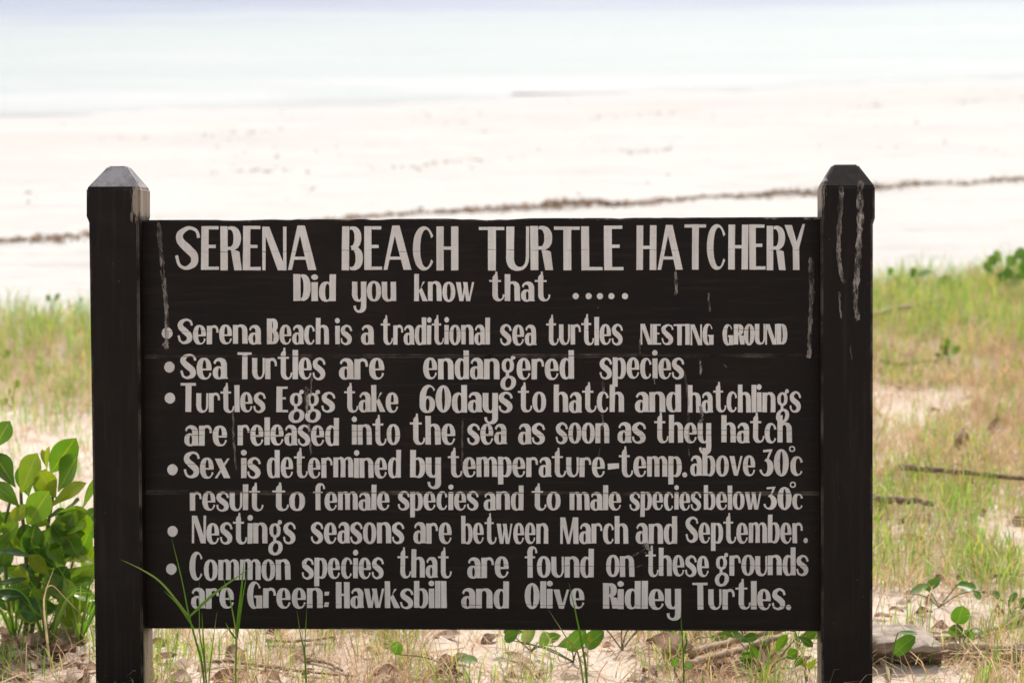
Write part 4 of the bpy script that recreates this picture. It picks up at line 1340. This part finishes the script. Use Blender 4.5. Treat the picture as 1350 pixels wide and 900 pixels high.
twig('root', [(1148, 862), (1158, 874), (1168, 885), (1173, 905)], .006, 'bent pale root at the foot of the right post', 'root', M_STALK, .012)
twig('dry_stalk', [(1232, 866), (1270, 866), (1310, 868), (1356, 864)], .010, 'long pale dry stalk on the sand at lower right', 'dry stalk', M_STALK, .025, taper=.1)
twig('dry_stalk', [(1236, 866), (1280, 867), (1330, 869), (1356, 866)], .0065, 'thinner dry stalk lying along the front of the long pale one', 'dry stalk', M_STALK, .008, taper=.1)
twig('dry_stalk', [(906, 898), (950, 885), (985, 874), (1034, 860)], .0095, 'front one of the two slanting dry stalks under the board', 'dry stalk', M_STALK, .04, taper=.2)
twig('dry_stalk', [(912, 884), (955, 872), (990, 862), (1044, 850)], .0095, 'rear one of the two slanting dry stalks under the board', 'dry stalk', M_STALK, .045, taper=.2)
twig('twig', [(852, 854), (880, 859), (925, 862)], .006, 'brown twig joining the dry stalks under the board', lift=.015)
twig('twig', [(262, 880), (300, 876), (340, 882), (420, 892), (470, 896)], .005, 'long thin twig on the sand beneath the left half of the board', lift=.01)
twig('twig', [(404, 872), (430, 878), (452, 888)], .005, 'short crooked twig beneath the left half of the board', lift=.008)
twig('twig', [(350, 850), (390, 851), (440, 846)], .0045, 'reddish twig close under the lower board edge', lift=.012)


def dead_leaf(px, size, rnd, label, group=None, mat=M_DEAD, yaw=None, lift=.012, stand=.2, shape='lance', wd=.5):
    p = ground(*px)
    p.z += lift
    an = rng.uniform(0, 6.283) if yaw is None else yaw
    d = Vector((math.cos(an), math.sin(an) * .8, stand)).normalized() * size
    mb = MB()
    leaf(mb, p - d * .5, p + d * .5, size * wd, (rng.uniform(-.4, .4), -.5, 1), shape, rng.uniform(-.1, .6), rng.uniform(-.25, .3), rnd, .10)
    o = mb.build('dead_leaf' if mat is M_DEAD else 'yellow_leaf', mat, origin=p)
    return tag(o, label, 'leaf', group)


dead_leaf((38, 862), .125, .62, 'large mauve-brown dead leaf under the shrub', yaw=.1, lift=.045, wd=.38, stand=-.05, shape='obovate')
dead_leaf((14, 886), .10, .35, 'curled brown dead leaf in the bottom left corner', yaw=.3, lift=.03, wd=.45)
dead_leaf((72, 868), .09, .25, 'dark curled dead leaf beside the large mauve one', yaw=-.4, lift=.03, wd=.4)
dead_leaf((1267, 597), .09, .45, 'curled brown dead leaf standing up in the right-hand grass', yaw=1.2, lift=.045, stand=1.0, wd=.6)
dead_leaf((1310, 578), .085, .5, 'upright brown dead leaf near the right edge', yaw=.8, lift=.04, stand=.9, wd=.45)
dead_leaf((1348, 694), .07, .3, 'broad reddish brown dead leaf at the right edge', yaw=.2, lift=.02, wd=.7)
dead_leaf((1345, 875), .085, .2, 'brown dead leaf at the end of the long pale stalk', yaw=1.3, lift=.02, stand=.5, wd=.6)
dead_leaf((885, 872), .13, .5, 'broad dry brown leaf below the board right of centre', yaw=2.6, lift=.035, stand=.25, wd=.5)
dead_leaf((960, 890), .12, .3, 'folded brown dead leaf below the slanting dry stalks', yaw=.3, lift=.02, wd=.4)
dead_leaf((998, 884), .10, .25, 'dark brown dead leaf behind the leafy seedling', yaw=.9, lift=.03, stand=.4, wd=.6)
dead_leaf((590, 880), .055, .5, 'rounded brown dead leaf on the sand under the board centre', yaw=.9, lift=.015, wd=.8, shape='round')
dead_leaf((510, 895), .06, .75, 'pinkish dead leaf at the bottom left of the board centre', yaw=.2, lift=.015, wd=.6)
dead_leaf((218, 872), .06, .35, 'orange-brown dead leaf beside the left post foot', yaw=.2, lift=.012, wd=.4)
dead_leaf((524, 838), .03, .5, 'small yellow leaf in the grass under the board', mat=M_YELLOW, yaw=1.3, lift=.05, stand=1.2, wd=.6)
dead_leaf((240, 886), .07, .9, 'pale pinkish dead leaf on the sand beneath the board left end', yaw=.6, lift=.015, wd=.5)
for _ in range(190):
    u, v = rng.choice([(rng.uniform(1155, 1345), rng.uniform(470, 895)), (rng.uniform(5, 120), rng.uniform(820, 900)), (rng.uniform(210, 1075), rng.uniform(835, 898)), (rng.uniform(0, 125), rng.uniform(840, 900)), (rng.uniform(1155, 1345), rng.uniform(600, 895))])
    dead_leaf((u, v), rng.uniform(.025, .065) * (1.2 if v > 825 else 1), rng.uniform(0, 1.25), 'small brown dead leaf scattered among the grass and sand', 'small dead leaves scattered on the ground', lift=.008, stand=rng.uniform(-.1, .4), wd=rng.uniform(.35, .65))

# grey driftwood block beside the right post
bm = bmesh.new()
c = ground(1192, 884)
bmesh.ops.create_cube(bm, size=1)
bmesh.ops.subdivide_edges(bm, edges=bm.edges[:], cuts=9, use_grid_fill=True)
for vtx in bm.verts:
    q = vtx.co.copy()
    kx = 1.0 + .12 * noise.noise(Vector((q.y * 3, q.z * 3, 4)))
    p = Vector((q.x * .17 * kx, q.y * .16, q.z * .075))
    if q.z > 0:
        p.z += .012 * (.5 - q.x) + .010 * noise.noise(Vector((q.x * 4, q.y * 4, 0))) + .012 * noise.noise(Vector((q.x * 9, q.y * 3, 7)))
    p += Vector((noise.noise(q * 5 + Vector((9, 0, 0))), noise.noise(q * 5 + Vector((0, 9, 0))), noise.noise(q * 6))) * .014
    rr = max(0, max(abs(q.x), abs(q.y)) - .40)
    if abs(q.z) > .3:
        p.x *= 1 - rr * .5
        p.y *= 1 - rr * .5
    if q.y < 0:
        p.y += (.5 - q.z) * .055 * (-q.y * 2)
    vtx.co = p
me = bpy.data.meshes.new('driftwood_block')
bm.to_mesh(me)
bm.free()
me.polygons.foreach_set('use_smooth', [True] * len(me.polygons))
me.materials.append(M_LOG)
o = bpy.data.objects.new('driftwood_block', me)
COL.objects.link(o)
o.location = c + Vector((0, .08, .018))
o.rotation_euler = (0, .03, .12)
tag(o, 'weathered grey driftwood block half sunk in the sand beside the right post', 'driftwood')
